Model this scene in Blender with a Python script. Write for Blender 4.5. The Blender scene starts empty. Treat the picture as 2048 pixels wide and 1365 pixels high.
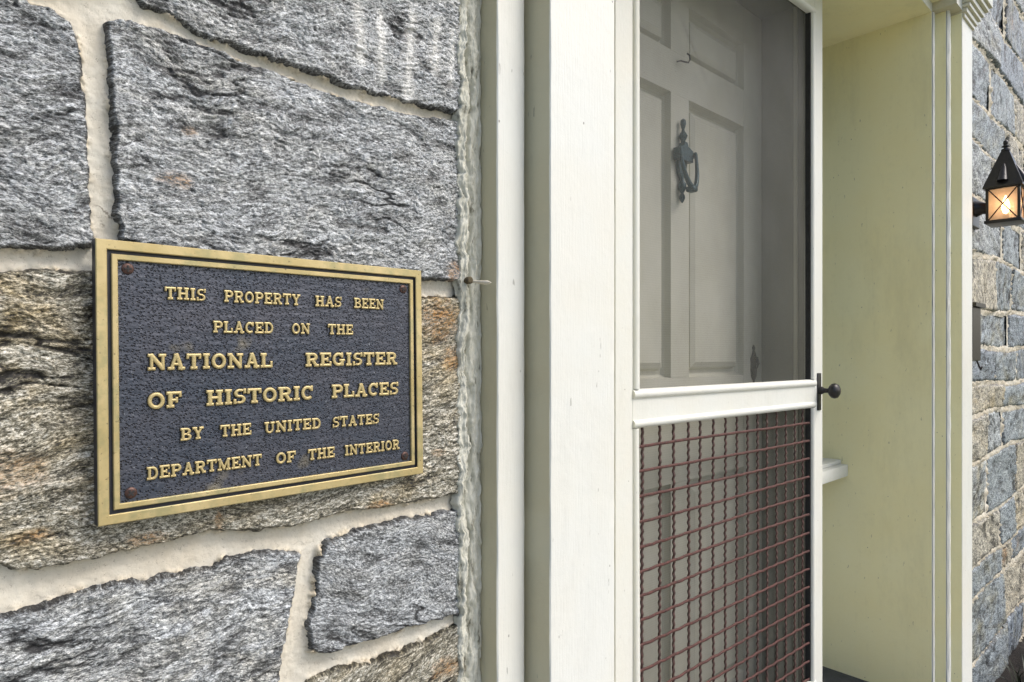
import bpy, bmesh, math, random
import numpy as np
from mathutils import Matrix, Vector
rng = random.Random(7)
C = bpy.context.scene.collection
SC = bpy.context.scene

# ------------------------------------------------------------------ camera, sky, sun, exposure
ZC = 1.31                                   # eye height above the ground
FPX = 1301.0                                # focal length in pixels of the 2048 px wide photograph
YAW = math.atan(1406 / FPX)                 # heading of the lens away from the wall's own direction
cam_d = bpy.data.cameras.new('camera'); cam = bpy.data.objects.new('camera', cam_d); C.objects.link(cam)
cam.location = (0, 0, ZC)
cam.rotation_euler = (math.pi / 2, 0, YAW - math.pi / 2)
cam_d.sensor_width = 36; cam_d.lens = FPX / 2048 * 36; cam_d.shift_y = 25.5 / 2048
cam_d.clip_start = 0.02; cam_d.clip_end = 500
SC.camera = cam

SUN_EL, SUN_AZ = math.radians(50), math.radians(-54)    # azimuth measured from +X towards +Y
w = bpy.data.worlds.new('World'); SC.world = w; w.use_nodes = True
nt = w.node_tree; bg = nt.nodes['Background']
sky = nt.nodes.new('ShaderNodeTexSky'); sky.sky_type = 'NISHITA'; sky.sun_disc = False
sky.sun_elevation = SUN_EL; sky.sun_rotation = math.pi / 2 - SUN_AZ
sky.air_density = 1.0; sky.dust_density = 4.0; sky.ozone_density = 1.0
nt.links.new(sky.outputs[0], bg.inputs[0]); bg.inputs[1].default_value = 0.15
sd = bpy.data.lights.new('sun', 'SUN'); sun = bpy.data.objects.new('sun', sd); C.objects.link(sun)
sd.energy = 1.4; sd.angle = math.radians(24); sd.color = (1.0, 0.975, 0.94)
sv = Vector((math.cos(SUN_EL) * math.cos(SUN_AZ), math.cos(SUN_EL) * math.sin(SUN_AZ), math.sin(SUN_EL)))
sun.rotation_euler = sv.to_track_quat('Z', 'Y').to_euler(); sun.location = sv * 12
SC.view_settings.view_transform = 'Standard'; SC.view_settings.look = 'None'
SC.view_settings.exposure = 0.55; SC.view_settings.gamma = 1.0; SC.view_settings.use_curve_mapping = False

# ------------------------------------------------------------------ helpers
FW = np.array([math.cos(YAW), math.sin(YAW)]); RT = np.array([math.sin(YAW), -math.cos(YAW)])
def P(px, py, Y=0.6):
    """measured point of the photograph -> (X, Z) on the vertical plane Y"""
    d = FW + (px - 1024) / FPX * RT
    t = Y / d[1]
    return (t * d[0], ZC + (708 - py) / FPX * t)

def tag(o, label=None, cat=None, group=None, kind=None):
    if label: o['label'] = label
    if cat: o['category'] = cat
    if group: o['group'] = group
    if kind: o['kind'] = kind
    return o
def thing(name, label, cat, loc=(0, 0, 0), rot=(0, 0, 0), group=None):
    o = bpy.data.objects.new(name, None); C.objects.link(o); o.location = loc; o.rotation_euler = rot
    o.empty_display_size = 0.1
    return tag(o, label, cat, group, 'thing')
def link(name, me, parent=None):
    o = bpy.data.objects.new(name, me); C.objects.link(o)
    if parent is not None: o.parent = parent
    return o
def meshobj(name, verts, faces, mats, parent=None, smooth=False, midx=None):
    me = bpy.data.meshes.new(name); me.from_pydata([tuple(v) for v in verts], [], faces)
    for m in (mats if isinstance(mats, (list, tuple)) else [mats]): me.materials.append(m)
    if midx is not None: me.polygons.foreach_set('material_index', midx)
    if smooth: me.polygons.foreach_set('use_smooth', [True] * len(me.polygons))
    me.update(); return link(name, me, parent)

class MB:
    """collects shapes of ONE part"""
    def __init__(s): s.bm = bmesh.new()
    def box(s, x0, x1, y0, y1, z0, z1, bev=0.0, seg=1):
        r = bmesh.ops.create_cube(s.bm, size=1.0); vs = r['verts']
        for v in vs:
            v.co.x = x0 if v.co.x < 0 else x1; v.co.y = y0 if v.co.y < 0 else y1; v.co.z = z0 if v.co.z < 0 else z1
        if bev > 0:
            es = {e for v in vs for e in v.link_edges}
            bmesh.ops.bevel(s.bm, geom=list(es), offset=bev, segments=seg, affect='EDGES', profile=0.5)
        return s
    def prism(s, pts, z0, z1, axis='Z'):
        """closed plan outline pts (a, b) extruded from z0 to z1 along the axis"""
        def mk(a, b, c): return {'Z': (a, b, c), 'X': (c, a, b), 'Y': (a, c, b)}[axis]
        n = len(pts)
        lo = [s.bm.verts.new(mk(a, b, z0)) for a, b in pts]; hi = [s.bm.verts.new(mk(a, b, z1)) for a, b in pts]
        for i in range(n): s.bm.faces.new((lo[i], lo[(i + 1) % n], hi[(i + 1) % n], hi[i]))
        s.bm.faces.new(lo[::-1]); s.bm.faces.new(hi)
        return s
    def board(s, pts, z0, z1, amp=0.0005, step=0.012, seed=3):
        """upright moulding whose painted edges wander a little"""
        n = len(pts); m = int((z1 - z0) / step); zz = np.linspace(z0, z1, m + 1); rings = []
        j = [[fbm(zz * 16 + 9 * i, zz * 0 + i * 1.7 + seed, 60 + c, 4, .6) * amp * 1.6 for c in (0, 1)] for i in range(n)]
        for k in range(m + 1): rings.append([s.bm.verts.new((pts[i][0] + j[i][0][k], pts[i][1] + j[i][1][k], zz[k])) for i in range(n)])
        for k in range(m):
            for i in range(n): s.bm.faces.new((rings[k][i], rings[k][(i + 1) % n], rings[k + 1][(i + 1) % n], rings[k + 1][i]))
        s.bm.faces.new(rings[0][::-1]); s.bm.faces.new(rings[-1])
        return s
    def tube(s, path, rad, seg=10, cap=True):
        path = [Vector(p) for p in path]; rads = rad if isinstance(rad, (list, tuple)) else [rad] * len(path)
        rings = []; a = None
        for i, p in enumerate(path):
            t = (path[min(i + 1, len(path) - 1)] - path[max(i - 1, 0)]).normalized()
            if a is None: a = t.cross(Vector((0, 0, 1)) if abs(t.z) < 0.9 else Vector((1, 0, 0)))
            a = (a - t * a.dot(t)).normalized(); b = t.cross(a).normalized()
            rings.append([s.bm.verts.new(p + (a * math.cos(k * 2 * math.pi / seg) + b * math.sin(k * 2 * math.pi / seg)) * rads[i]) for k in range(seg)])
        for i in range(len(rings) - 1):
            for k in range(seg):
                s.bm.faces.new((rings[i][k], rings[i][(k + 1) % seg], rings[i + 1][(k + 1) % seg], rings[i + 1][k]))
        if cap: s.bm.faces.new(rings[0][::-1]); s.bm.faces.new(rings[-1])
        return s
    def lathe(s, prof, origin=(0, 0, 0), axis='Z', seg=24, sx=1.0):
        rings = []
        for r, h in prof:
            ring = []
            for k in range(seg):
                a = 2 * math.pi * k / seg; u, v = r * math.cos(a) * sx, r * math.sin(a)
                co = {'Z': (u, v, h), 'Y': (u, h, v), 'X': (h, u, v)}[axis]
                ring.append(s.bm.verts.new(Vector(co) + Vector(origin)))
            rings.append(ring)
        for i in range(len(rings) - 1):
            for k in range(seg):
                s.bm.faces.new((rings[i][k], rings[i][(k + 1) % seg], rings[i + 1][(k + 1) % seg], rings[i + 1][k]))
        s.bm.faces.new(rings[0][::-1]); s.bm.faces.new(rings[-1])
        return s
    def done(s, name, mats, parent=None, smooth=None, side=None):
        bmesh.ops.recalc_face_normals(s.bm, faces=s.bm.faces)
        me = bpy.data.meshes.new(name); s.bm.to_mesh(me); s.bm.free()
        ml = mats if isinstance(mats, (list, tuple)) else [mats]
        for m in ml: me.materials.append(m)
        if side:                                   # second material (shade-toned trim colour, dark plaque edge) on faces chosen by side
            for p in me.polygons:
                if side(p.normal): p.material_index = 1
        if smooth is not None:
            me.polygons.foreach_set('use_smooth', [True] * len(me.polygons))
            try: me.set_sharp_from_angle(angle=math.radians(smooth))
            except Exception: pass
        return link(name, me, parent)

# --- noise in numpy
def _h(ix, iy, seed):
    n = (ix.astype(np.int64) * 374761393 + iy.astype(np.int64) * 668265263 + seed * 1442695041) & 0xffffffff
    n = ((n ^ (n >> 13)) * 1274126177) & 0xffffffff
    n = (n ^ (n >> 16)) & 0xffffffff
    return n / 4294967295.0
def perlin(x, y, seed=0):
    ix = np.floor(x); iy = np.floor(y); fx = x - ix; fy = y - iy
    u = fx * fx * fx * (fx * (fx * 6 - 15) + 10); v = fy * fy * fy * (fy * (fy * 6 - 15) + 10)
    def g(a, b):
        t = _h(ix + a, iy + b, seed) * 2 * np.pi
        return np.cos(t) * (fx - a) + np.sin(t) * (fy - b)
    return ((g(0, 0) * (1 - u) + g(1, 0) * u) * (1 - v) + (g(0, 1) * (1 - u) + g(1, 1) * u) * v) * 1.5
def fbm(x, y, seed=0, octv=4, gain=0.5):
    r = np.zeros_like(x); a = 1.0; s = 0
    for i in range(octv):
        r += a * perlin(x * 2 ** i + 13.7 * i, y * 2 ** i - 7.1 * i, seed + i); s += a; a *= gain
    return r / s
def billow(x, y, seed=0, octv=4, gain=0.5):
    r = np.zeros_like(x); a = 1.0; s = 0
    for i in range(octv):
        r += a * np.abs(perlin(x * 2 ** i + 5.7 * i, y * 2 ** i - 3.1 * i, seed + i)); s += a; a *= gain
    return r / s * 2.6
def sstep(a, b, x):
    t = np.clip((x - a) / (b - a), 0, 1); return t * t * (3 - 2 * t)
def sdpoly(X, Z, poly):
    """signed distance to a polygon, negative inside"""
    d = np.full(X.shape, 1e9); s = np.ones(X.shape); n = len(poly)
    for i in range(n):
        x0, z0 = poly[i]; x1, z1 = poly[i - 1]
        ex, ez = x1 - x0, z1 - z0; wx, wz = X - x0, Z - z0
        t = np.clip((wx * ex + wz * ez) / (ex * ex + ez * ez), 0, 1)
        d = np.minimum(d, (wx - ex * t) ** 2 + (wz - ez * t) ** 2)
        c1 = Z >= z0; c2 = Z < z1; c3 = ex * wz > ez * wx
        fl = (c1 & c2 & c3) | (~c1 & ~c2 & ~c3)
        s = np.where(fl, -s, s)
    return s * np.sqrt(d)

def gridmesh(name, V, keep, mat, parent=None, attrs=None, smooth=True):
    """V: (n, m, 3) array of points, keep: (n, m) bool; quads whose four corners are kept become faces"""
    n, m = keep.shape
    q = keep[:-1, :-1] & keep[1:, :-1] & keep[:-1, 1:] & keep[1:, 1:]
    idx = np.arange(n * m).reshape(n, m)
    F = np.stack([idx[:-1, :-1][q], idx[1:, :-1][q], idx[1:, 1:][q], idx[:-1, 1:][q]], -1)
    used = np.unique(F); rem = np.zeros(n * m, np.int64); rem[used] = np.arange(len(used)); F = rem[F]
    VV = V.reshape(-1, 3)[used]
    me = bpy.data.meshes.new(name)
    me.vertices.add(len(VV)); me.vertices.foreach_set('co', VV.astype(np.float32).ravel())
    me.loops.add(F.size); me.loops.foreach_set('vertex_index', F.astype(np.int32).ravel())
    me.polygons.add(len(F)); me.polygons.foreach_set('loop_start', np.arange(0, F.size, 4, dtype=np.int32))
    try: me.polygons.foreach_set('loop_total', np.full(len(F), 4, np.int32))
    except Exception: pass
    me.materials.append(mat)
    me.update(calc_edges=True)
    me.polygons.foreach_set('use_smooth', np.full(len(F), smooth))
    for k, A in (attrs or {}).items():
        A = A.reshape(n * m, -1)[used]
        if A.shape[1] == 1:
            at = me.attributes.new(k, 'FLOAT', 'POINT'); at.data.foreach_set('value', A.astype(np.float32).ravel())
        else:
            at = me.attributes.new(k, 'FLOAT_VECTOR', 'POINT'); at.data.foreach_set('vector', A.astype(np.float32).ravel())
    me.update()
    return link(name, me, parent)

# ------------------------------------------------------------------ materials
class NT:
    def __init__(s, name):
        s.m = bpy.data.materials.new(name); s.m.use_nodes = True; s.t = s.m.node_tree
        s.b = s.t.nodes['Principled BSDF']; s.out = s.t.nodes['Material Output']
    def n(s, typ, **kw):
        nd = s.t.nodes.new(typ)
        for k, v in kw.items():
            if k.startswith('i_'):
                key = k[2:]; key = int(key) if key.isdigit() else key.replace('_', ' ')
                nd.inputs[key].default_value = v
            else: setattr(nd, k, v)
        return nd
    def l(s, a, b): s.t.links.new(a, b)
    def coord(s): return s.n('ShaderNodeTexCoord').outputs['Object']
    def mapping(s, vec, scale=(1, 1, 1), rot=(0, 0, 0)):
        mp = s.n('ShaderNodeMapping'); mp.inputs['Scale'].default_value = scale; mp.inputs['Rotation'].default_value = rot
        s.l(vec, mp.inputs['Vector']); return mp.outputs[0]
    def noise(s, vec, scale, detail=4, rough=0.55, dist=0.0):
        nd = s.n('ShaderNodeTexNoise'); nd.inputs['Scale'].default_value = scale; nd.inputs['Detail'].default_value = detail
        nd.inputs['Roughness'].default_value = rough; nd.inputs['Distortion'].default_value = dist
        s.l(vec, nd.inputs['Vector']); return nd.outputs['Fac']
    def ramp(s, fac, stops, interp='LINEAR'):
        r = s.n('ShaderNodeValToRGB'); r.color_ramp.interpolation = interp; e = r.color_ramp.elements
        while len(e) > 1: e.remove(e[-1])
        e[0].position = stops[0][0]; c0 = stops[0][1]; e[0].color = tuple(c0) + (1,) if hasattr(c0, '__len__') else (c0, c0, c0, 1)
        for p, c in stops[1:]:
            x = e.new(p); x.color = tuple(c) + (1,) if hasattr(c, '__len__') else (c, c, c, 1)
        s.l(fac, r.inputs[0]); return r.outputs[0]
    def mix(s, fac, a, b, mode='MIX'):
        m = s.n('ShaderNodeMix', data_type='RGBA', blend_type=mode)
        for v, i in ((fac, 0), (a, 6), (b, 7)):
            if hasattr(v, 'is_linked') or hasattr(v, 'links'): s.l(v, m.inputs[i])
            elif i == 0: m.inputs[0].default_value = v
            else: m.inputs[i].default_value = tuple(v) + (1,) if len(v) == 3 else v
        return m.outputs[2]
    def math(s, op, a, b=0.0, c=None):
        m = s.n('ShaderNodeMath', operation=op)
        for i, v in enumerate((a, b) if c is None else (a, b, c)):
            if hasattr(v, 'links'): s.l(v, m.inputs[i])
            else: m.inputs[i].default_value = v
        return m.outputs[0]
    def attr(s, name, out='Fac'):
        a = s.n('ShaderNodeAttribute'); a.attribute_name = name; return a.outputs[out]
    def bump(s, h, strength=0.3, dist=0.001, normal=None):
        b = s.n('ShaderNodeBump'); b.inputs['Strength'].default_value = strength; b.inputs['Distance'].default_value = dist
        s.l(h, b.inputs['Height'])
        if normal is not None: s.l(normal, b.inputs['Normal'])
        return b.outputs[0]
    def fin(s, col=None, rough=None, normal=None, metal=None, spec=None):
        for v, k in ((col, 'Base Color'), (rough, 'Roughness'), (metal, 'Metallic'), (spec, 'Specular IOR Level')):
            if v is None: continue
            if hasattr(v, 'links'): s.l(v, s.b.inputs[k])
            else: s.b.inputs[k].default_value = tuple(v) + (1,) if hasattr(v, '__len__') else v
        if normal is not None: s.l(normal, s.b.inputs['Normal'])
        return s.m

def paint(name, base, warm, rough=0.42, dirt=0.35, specks=True):
    t = NT(name); c = t.coord()
    big = t.noise(c, 5.0, 5, 0.6); streak = t.noise(t.mapping(c, (90, 90, 3)), 1.0, 5, 0.6)
    fine = t.noise(c, 900, 3, 0.6); mid = t.noise(c, 60, 5, 0.6)
    col = t.mix(t.ramp(big, [(0.35, 0), (0.7, 1)]), base, warm)
    drk = tuple(v * 0.62 for v in warm)
    col = t.mix(t.math('MULTIPLY', t.ramp(t.math('MULTIPLY', streak, mid), [(0.30, 0), (0.5, 1)]), dirt * 0.35), col, drk)
    if specks:
        v = t.n('ShaderNodeTexVoronoi'); v.inputs['Scale'].default_value = 38; v.inputs['Randomness'].default_value = 1
        t.l(t.mapping(c, (1, 1, 0.75)), v.inputs['Vector'])
        dots = t.ramp(t.math('ADD', v.outputs['Distance'], t.math('MULTIPLY', fine, 0.03)), [(0.05, 1), (0.075, 0)])
        sel = t.ramp(t.noise(c, 21, 1), [(0.56, 0), (0.60, 1)])
        sc = t.ramp(t.noise(t.mapping(c, (160, 160, 42)), 1.0, 2, 0.5), [(0.735, 0), (0.76, 1)])
        col = t.mix(t.math('MULTIPLY', t.math('MAXIMUM', t.math('MULTIPLY', dots, sel), t.math('MULTIPLY', sc, 0.6)), 0.75), col, (0.10, 0.09, 0.07))
    brush = t.noise(t.mapping(c, (700, 700, 25)), 1.0, 4, 0.6)
    h = t.math('ADD', t.math('MULTIPLY', brush, 0.45), t.math('ADD', t.math('MULTIPLY', mid, 0.7), t.math('MULTIPLY', fine, 0.16)))
    smudge = t.math('MULTIPLY', t.ramp(t.noise(t.mapping(c, (7, 7, 2.2)), 1.0, 6, 0.7), [(0.52, 0), (0.70, 1)]), 0.22 * (0.5 + dirt))
    col = t.mix(smudge, col, tuple(v * 0.55 for v in warm))
    return t.fin(col, t.ramp(mid, [(0.3, rough + .12), (0.7, rough - .05)]), t.bump(h, 0.6, 0.0014), spec=0.4)
M = {}
M['white'] = paint('white_paint', (0.675, 0.69, 0.655), (0.68, 0.675, 0.61))
M['olive_shade'] = paint('olive_trim_shade', (0.56, 0.53, 0.385), (0.55, 0.50, 0.34), rough=0.5, dirt=0.5)  # white trim's shade put into the colour of side and underside faces
M['khaki'] = paint('khaki_trim_shade', (0.87, 0.82, 0.51), (0.86, 0.79, 0.46), rough=0.5, dirt=0.5)  # cream trim's yellowed shade put into the colour of recess and side faces
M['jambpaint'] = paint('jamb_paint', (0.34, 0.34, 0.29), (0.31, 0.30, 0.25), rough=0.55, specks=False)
M['doorpaint'] = paint('door_paint', (0.66, 0.65, 0.565), (0.60, 0.585, 0.485), rough=0.5, specks=False)

def stone_mat(name, lo, mid_, hi, scale=1.0, bumpd=0.0012, warmcol=(0.30, 0.25, 0.16)):
    t = NT(name); f = t.attr('fol', 'Vector'); rnd = t.n('ShaderNodeObjectInfo').outputs['Random']
    n1 = t.noise(f, 150 * scale, 6, 0.68, 0.6); n2 = t.noise(f, 460 * scale, 4, 0.7, 0.3); n3 = t.noise(f, 26 * scale, 4, 0.6, 1.0)
    mixn = t.math('ADD', t.math('ADD', t.math('MULTIPLY', n1, 0.48), t.math('MULTIPLY', n2, 0.36)), t.math('MULTIPLY', n3, 0.16))
    mixn = t.math('SUBTRACT', mixn, t.math('MULTIPLY', t.attr('seam'), 0.16))
    col = t.ramp(mixn, [(0.395, lo), (0.445, tuple(a * 0.32 for a in mid_)), (0.495, tuple(a * 0.9 for a in mid_)), (0.545, tuple((a + b) / 2 for a, b in zip(mid_, hi))), (0.60, hi)])
    blot = t.noise(f, 9 * scale, 4, 0.6, 0.8)
    warmf = t.math('MULTIPLY', t.ramp(blot, [(0.42, 0), (0.66, 1)]), t.math('ADD', t.math('MULTIPLY', t.attr('warm'), 0.85), 0.10))
    col = t.mix(warmf, col, t.mix(1.0, col, tuple(v * 3.0 for v in warmcol), 'MULTIPLY'))
    rust = t.math('MULTIPLY', t.attr('rust'), t.math('MULTIPLY', t.ramp(n1, [(0.44, 0.0), (0.56, 1)]), t.ramp(n3, [(0.36, 0.35), (0.55, 1)])))
    col = t.mix(rust, col, t.mix(n2, (0.46, 0.21, 0.06), (0.33, 0.20, 0.06)))
    pale = t.math('MULTIPLY', t.attr('pale'), t.ramp(n1, [(0.36, 0.2), (0.6, 1)]))
    col = t.mix(pale, col, (0.80, 0.80, 0.77))
    if name == 'far_schist':
        col = t.mix(1.0, col, t.ramp(rnd, [(0.0, (0.80, 0.86, 0.90)), (0.3, (0.98, 1.0, 1.0)), (0.55, (1.15, 1.0, 0.78)), (0.75, (0.62, 0.68, 0.76)), (0.9, (1.1, 0.98, 0.80))], 'CONSTANT'), 'MULTIPLY')
    br = t.n('ShaderNodeHueSaturation'); t.l(col, br.inputs['Color']); t.l(t.math('ADD', t.math('MULTIPLY', rnd, 0.16), 0.92), br.inputs['Value'])
    nrm = t.bump(t.math('ADD', t.math('MULTIPLY', n1, 0.7), t.math('MULTIPLY', n2, 0.4)), 0.9, bumpd)
    ro = t.ramp(n2, [(0.4, 0.62), (0.62, 0.36)])
    return t.fin(br.outputs[0], ro, nrm, spec=0.55)
M['stone'] = stone_mat('grey_schist', (0.014, 0.015, 0.018), (0.25, 0.27, 0.285), (0.80, 0.84, 0.87), scale=1.75)
M['stone2'] = stone_mat('brown_schist', (0.012, 0.010, 0.007), (0.24, 0.225, 0.165), (0.90, 0.88, 0.80), scale=1.6)
M['stone3'] = stone_mat('far_schist', (0.03, 0.032, 0.036), (0.30, 0.325, 0.345), (0.72, 0.76, 0.77), scale=0.5, bumpd=0.003)

def mortar_mat():
    t = NT('lime_mortar'); c = t.coord()
    a = t.noise(c, 14, 5, 0.6); b = t.noise(c, 240, 5, 0.65); g = t.noise(c, 1100, 3, 0.6)
    col = t.mix(t.ramp(a, [(0.35, 0), (0.7, 1)]), (0.60, 0.55, 0.45), (0.58, 0.57, 0.51))
    pit = t.ramp(t.math('ADD', t.math('MULTIPLY', b, 0.5), t.math('MULTIPLY', g, 0.5)), [(0.37, 1), (0.43, 0)])
    lip = t.attr('lip')
    col = t.mix(t.math('MULTIPLY', lip, 0.65), col, (0.56, 0.47, 0.32))
    grit = t.ramp(b, [(0.40, 1), (0.52, 0)])
    col = t.mix(t.math('MULTIPLY', t.math('MULTIPLY', grit, lip), 0.7), col, (0.16, 0.13, 0.09))
    vo = t.n('ShaderNodeTexVoronoi', feature='DISTANCE_TO_EDGE'); vo.inputs['Scale'].default_value = 13
    wv = t.n('ShaderNodeVectorMath', operation='MULTIPLY_ADD'); nz = t.n('ShaderNodeTexNoise'); nz.inputs['Scale'].default_value = 40; nz.inputs['Detail'].default_value = 5; t.l(c, nz.inputs['Vector'])
    t.l(nz.outputs['Color'], wv.inputs[0]); wv.inputs[1].default_value = (0.05, 0.05, 0.05); t.l(c, wv.inputs[2]); t.l(wv.outputs[0], vo.inputs['Vector'])
    crk = t.math('MULTIPLY', t.ramp(vo.outputs['Distance'], [(0.004, 1), (0.011, 0)]), t.ramp(t.noise(c, 17, 2), [(0.58, 0), (0.66, 0.7)]))
    col = t.mix(crk, col, (0.13, 0.11, 0.08))
    col = t.mix(t.math('MULTIPLY', t.ramp(t.noise(c, 30, 5, 0.7), [(0.54, 0), (0.72, 1)]), 0.5), col, (0.42, 0.37, 0.28))
    col = t.mix(t.math('MULTIPLY', pit, 0.55), col, (0.20, 0.17, 0.13))
    return t.fin(col, 0.85, t.bump(t.math('ADD', b, t.math('MULTIPLY', g, 0.3)), 0.5, 0.0012), spec=0.25)
M['mortar'] = mortar_mat()

def caulk_mat():
    t = NT('caulk'); c = t.coord()
    n = t.noise(t.mapping(c, (120, 120, 30)), 1, 5, 0.6); b = t.noise(c, 420, 4)
    col = t.mix(t.ramp(n, [(0.35, 0), (0.65, 1)]), (0.44, 0.44, 0.37), (0.60, 0.60, 0.53))
    col = t.mix(t.ramp(n, [(0.30, 0.9), (0.42, 0)]), col, (0.09, 0.085, 0.06))
    return t.fin(col, 0.8, t.bump(t.math('ADD', n, t.math('MULTIPLY', b, 0.25)), 0.7, 0.002), spec=0.25)
M['caulk'] = caulk_mat()

def bronze_mat():
    t = NT('bronze'); c = t.coord()
    a = t.noise(c, 22, 5, 0.6); b = t.noise(c, 260, 4, 0.6); g = t.noise(c, 1500, 2)
    col = t.mix(t.ramp(a, [(0.35, 0), (0.68, 1)]), (0.43, 0.345, 0.155), (0.58, 0.475, 0.255))
    col = t.mix(t.math('MULTIPLY', t.ramp(t.noise(c, 34, 4, 0.7), [(0.47, 0), (0.62, 1)]), 0.6), col, (0.27, 0.27, 0.14))
    col = t.mix(t.math('MULTIPLY', t.ramp(b, [(0.30, 1), (0.37, 0)]), 0.8), col, (0.09, 0.07, 0.04))
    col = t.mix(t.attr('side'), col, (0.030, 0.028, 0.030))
    ro = t.ramp(b, [(0.3, 0.52), (0.7, 0.40)])
    return t.fin(col, ro, t.bump(t.math('ADD', b, t.math('MULTIPLY', g, 0.4)), 0.25, 0.0006), metal=0.45, spec=0.5)
M['bronze'] = bronze_mat()

def field_mat():
    t = NT('stippled_field'); c = t.coord()
    wv = t.n('ShaderNodeTexVoronoi'); wv.inputs['Scale'].default_value = 430
    wob = t.n('ShaderNodeTexNoise'); wob.inputs['Scale'].default_value = 90; t.l(c, wob.inputs['Vector'])
    mp = t.mapping(c, (1.0, 1.0, 1.25)); 
    add = t.n('ShaderNodeVectorMath', operation='MULTIPLY_ADD'); t.l(wob.outputs['Color'], add.inputs[0]); add.inputs[1].default_value = (0.0010, 0, 0.0010); t.l(mp, add.inputs[2])
    t.l(add.outputs[0], wv.inputs['Vector'])
    pit = t.ramp(wv.outputs['Distance'], [(0.18, 0), (0.46, 1)])
    a = t.noise(c, 16, 4, 0.6); b = t.noise(c, 300, 4)
    col = t.mix(t.ramp(a, [(0.35, 0), (0.7, 1)]), (0.034, 0.045, 0.068), (0.058, 0.062, 0.082))
    col = t.mix(t.ramp(pit, [(0.0, 0.92), (0.55, 0)]), col, (0.012, 0.012, 0.016))
    col = t.mix(t.math('MULTIPLY', t.ramp(t.noise(c, 19, 3, 0.5), [(0.66, 0), (0.74, 1)]), 0.35), col, (0.34, 0.29, 0.17))
    col = t.mix(t.ramp(b, [(0.66, 0), (0.72, 0.5)]), col, (0.35, 0.38, 0.42))
    return t.fin(col, 0.36, t.bump(t.math('ADD', t.math('MULTIPLY', pit, 1.0), t.math('MULTIPLY', b, 0.25)), 1.0, 0.0012), metal=0.15, spec=0.65)
M['field'] = field_mat()

def simple(name, col, rough=0.5, metal=0.0, scale=60, var=0.35, bump=0.3, bd=0.001, col2=None, spec=0.5):
    t = NT(name); c = t.coord(); n = t.noise(c, scale, 5, 0.6); n2 = t.noise(c, scale * 9, 3)
    c2 = col2 or tuple(v * (1 - var) for v in col)
    cc = t.mix(t.ramp(n, [(0.35, 0), (0.65, 1)]), col, c2)
    return t.fin(cc, rough, t.bump(t.math('ADD', n, t.math('MULTIPLY', n2, 0.4)), bump, bd), metal, spec)
M['rustpaint'] = simple('rust_red_bars', (0.125, 0.045, 0.038), 0.65, 0.1, 190, 0.5, 1.0, 0.0015, (0.045, 0.021, 0.018))
M['rust_shade'] = simple('shaded_red_bars', (0.10, 0.044, 0.038), 0.55, 0.15, 190, 0.5, 0.9, 0.0012, (0.030, 0.018, 0.016))  # same paint as the straight bars, darkened for the shade on crimped facets
M['screw'] = simple('old_screw', (0.10, 0.055, 0.045), 0.45, 0.5, 300, 0.5)
M['groove'] = simple('dark_groove', (0.035, 0.036, 0.045), 0.5, 0.1, 120, 0.4)
M['iron'] = simple('dark_iron', (0.035, 0.034, 0.036), 0.38, 0.5, 90, 0.4, 0.3)
M['black'] = simple('black_lantern_paint', (0.016, 0.015, 0.018), 0.33, 0.2, 70, 0.4, 0.35)
M['verdigris'] = simple('green_grey_knocker', (0.022, 0.080, 0.100), 0.36, 0.2, 110, 0.4, 0.3)
M['slate'] = simple('slate', (0.055, 0.06, 0.066), 0.6, 0, 26, 0.35, 0.6, 0.004)
M['nail'] = simple('painted_nail', (0.75, 0.70, 0.58), 0.5, 0, 300, 0.15)
M['nailhead'] = simple('nail_hole', (0.09, 0.07, 0.035), 0.8, 0, 300, 0.3)
M['unseen_block_core'] = simple('light_block_core', (0.40, 0.36, 0.30), 0.9, 0, 30, 0.3, 0.6, 0.006)
M['lawn'] = simple('lawn', (0.085, 0.115, 0.040), 0.9, 0, 3, 0.4, 0.8, 0.02, (0.06, 0.085, 0.03))
M['bounce_paving'] = simple('pale_bounce_paving', (0.42, 0.41, 0.37), 0.85, 0, 9, 0.25, 0.5, 0.004)
M['mulch'] = simple('dark_mulch', (0.022, 0.016, 0.012), 0.9, 0, 80, 0.5, 1.0, 0.01)
M['leaf'] = simple('dark_blades', (0.022, 0.030, 0.014), 0.5, 0, 40, 0.4)
M['dark'] = simple('dark_recess', (0.03, 0.03, 0.03), 0.9)

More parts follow.
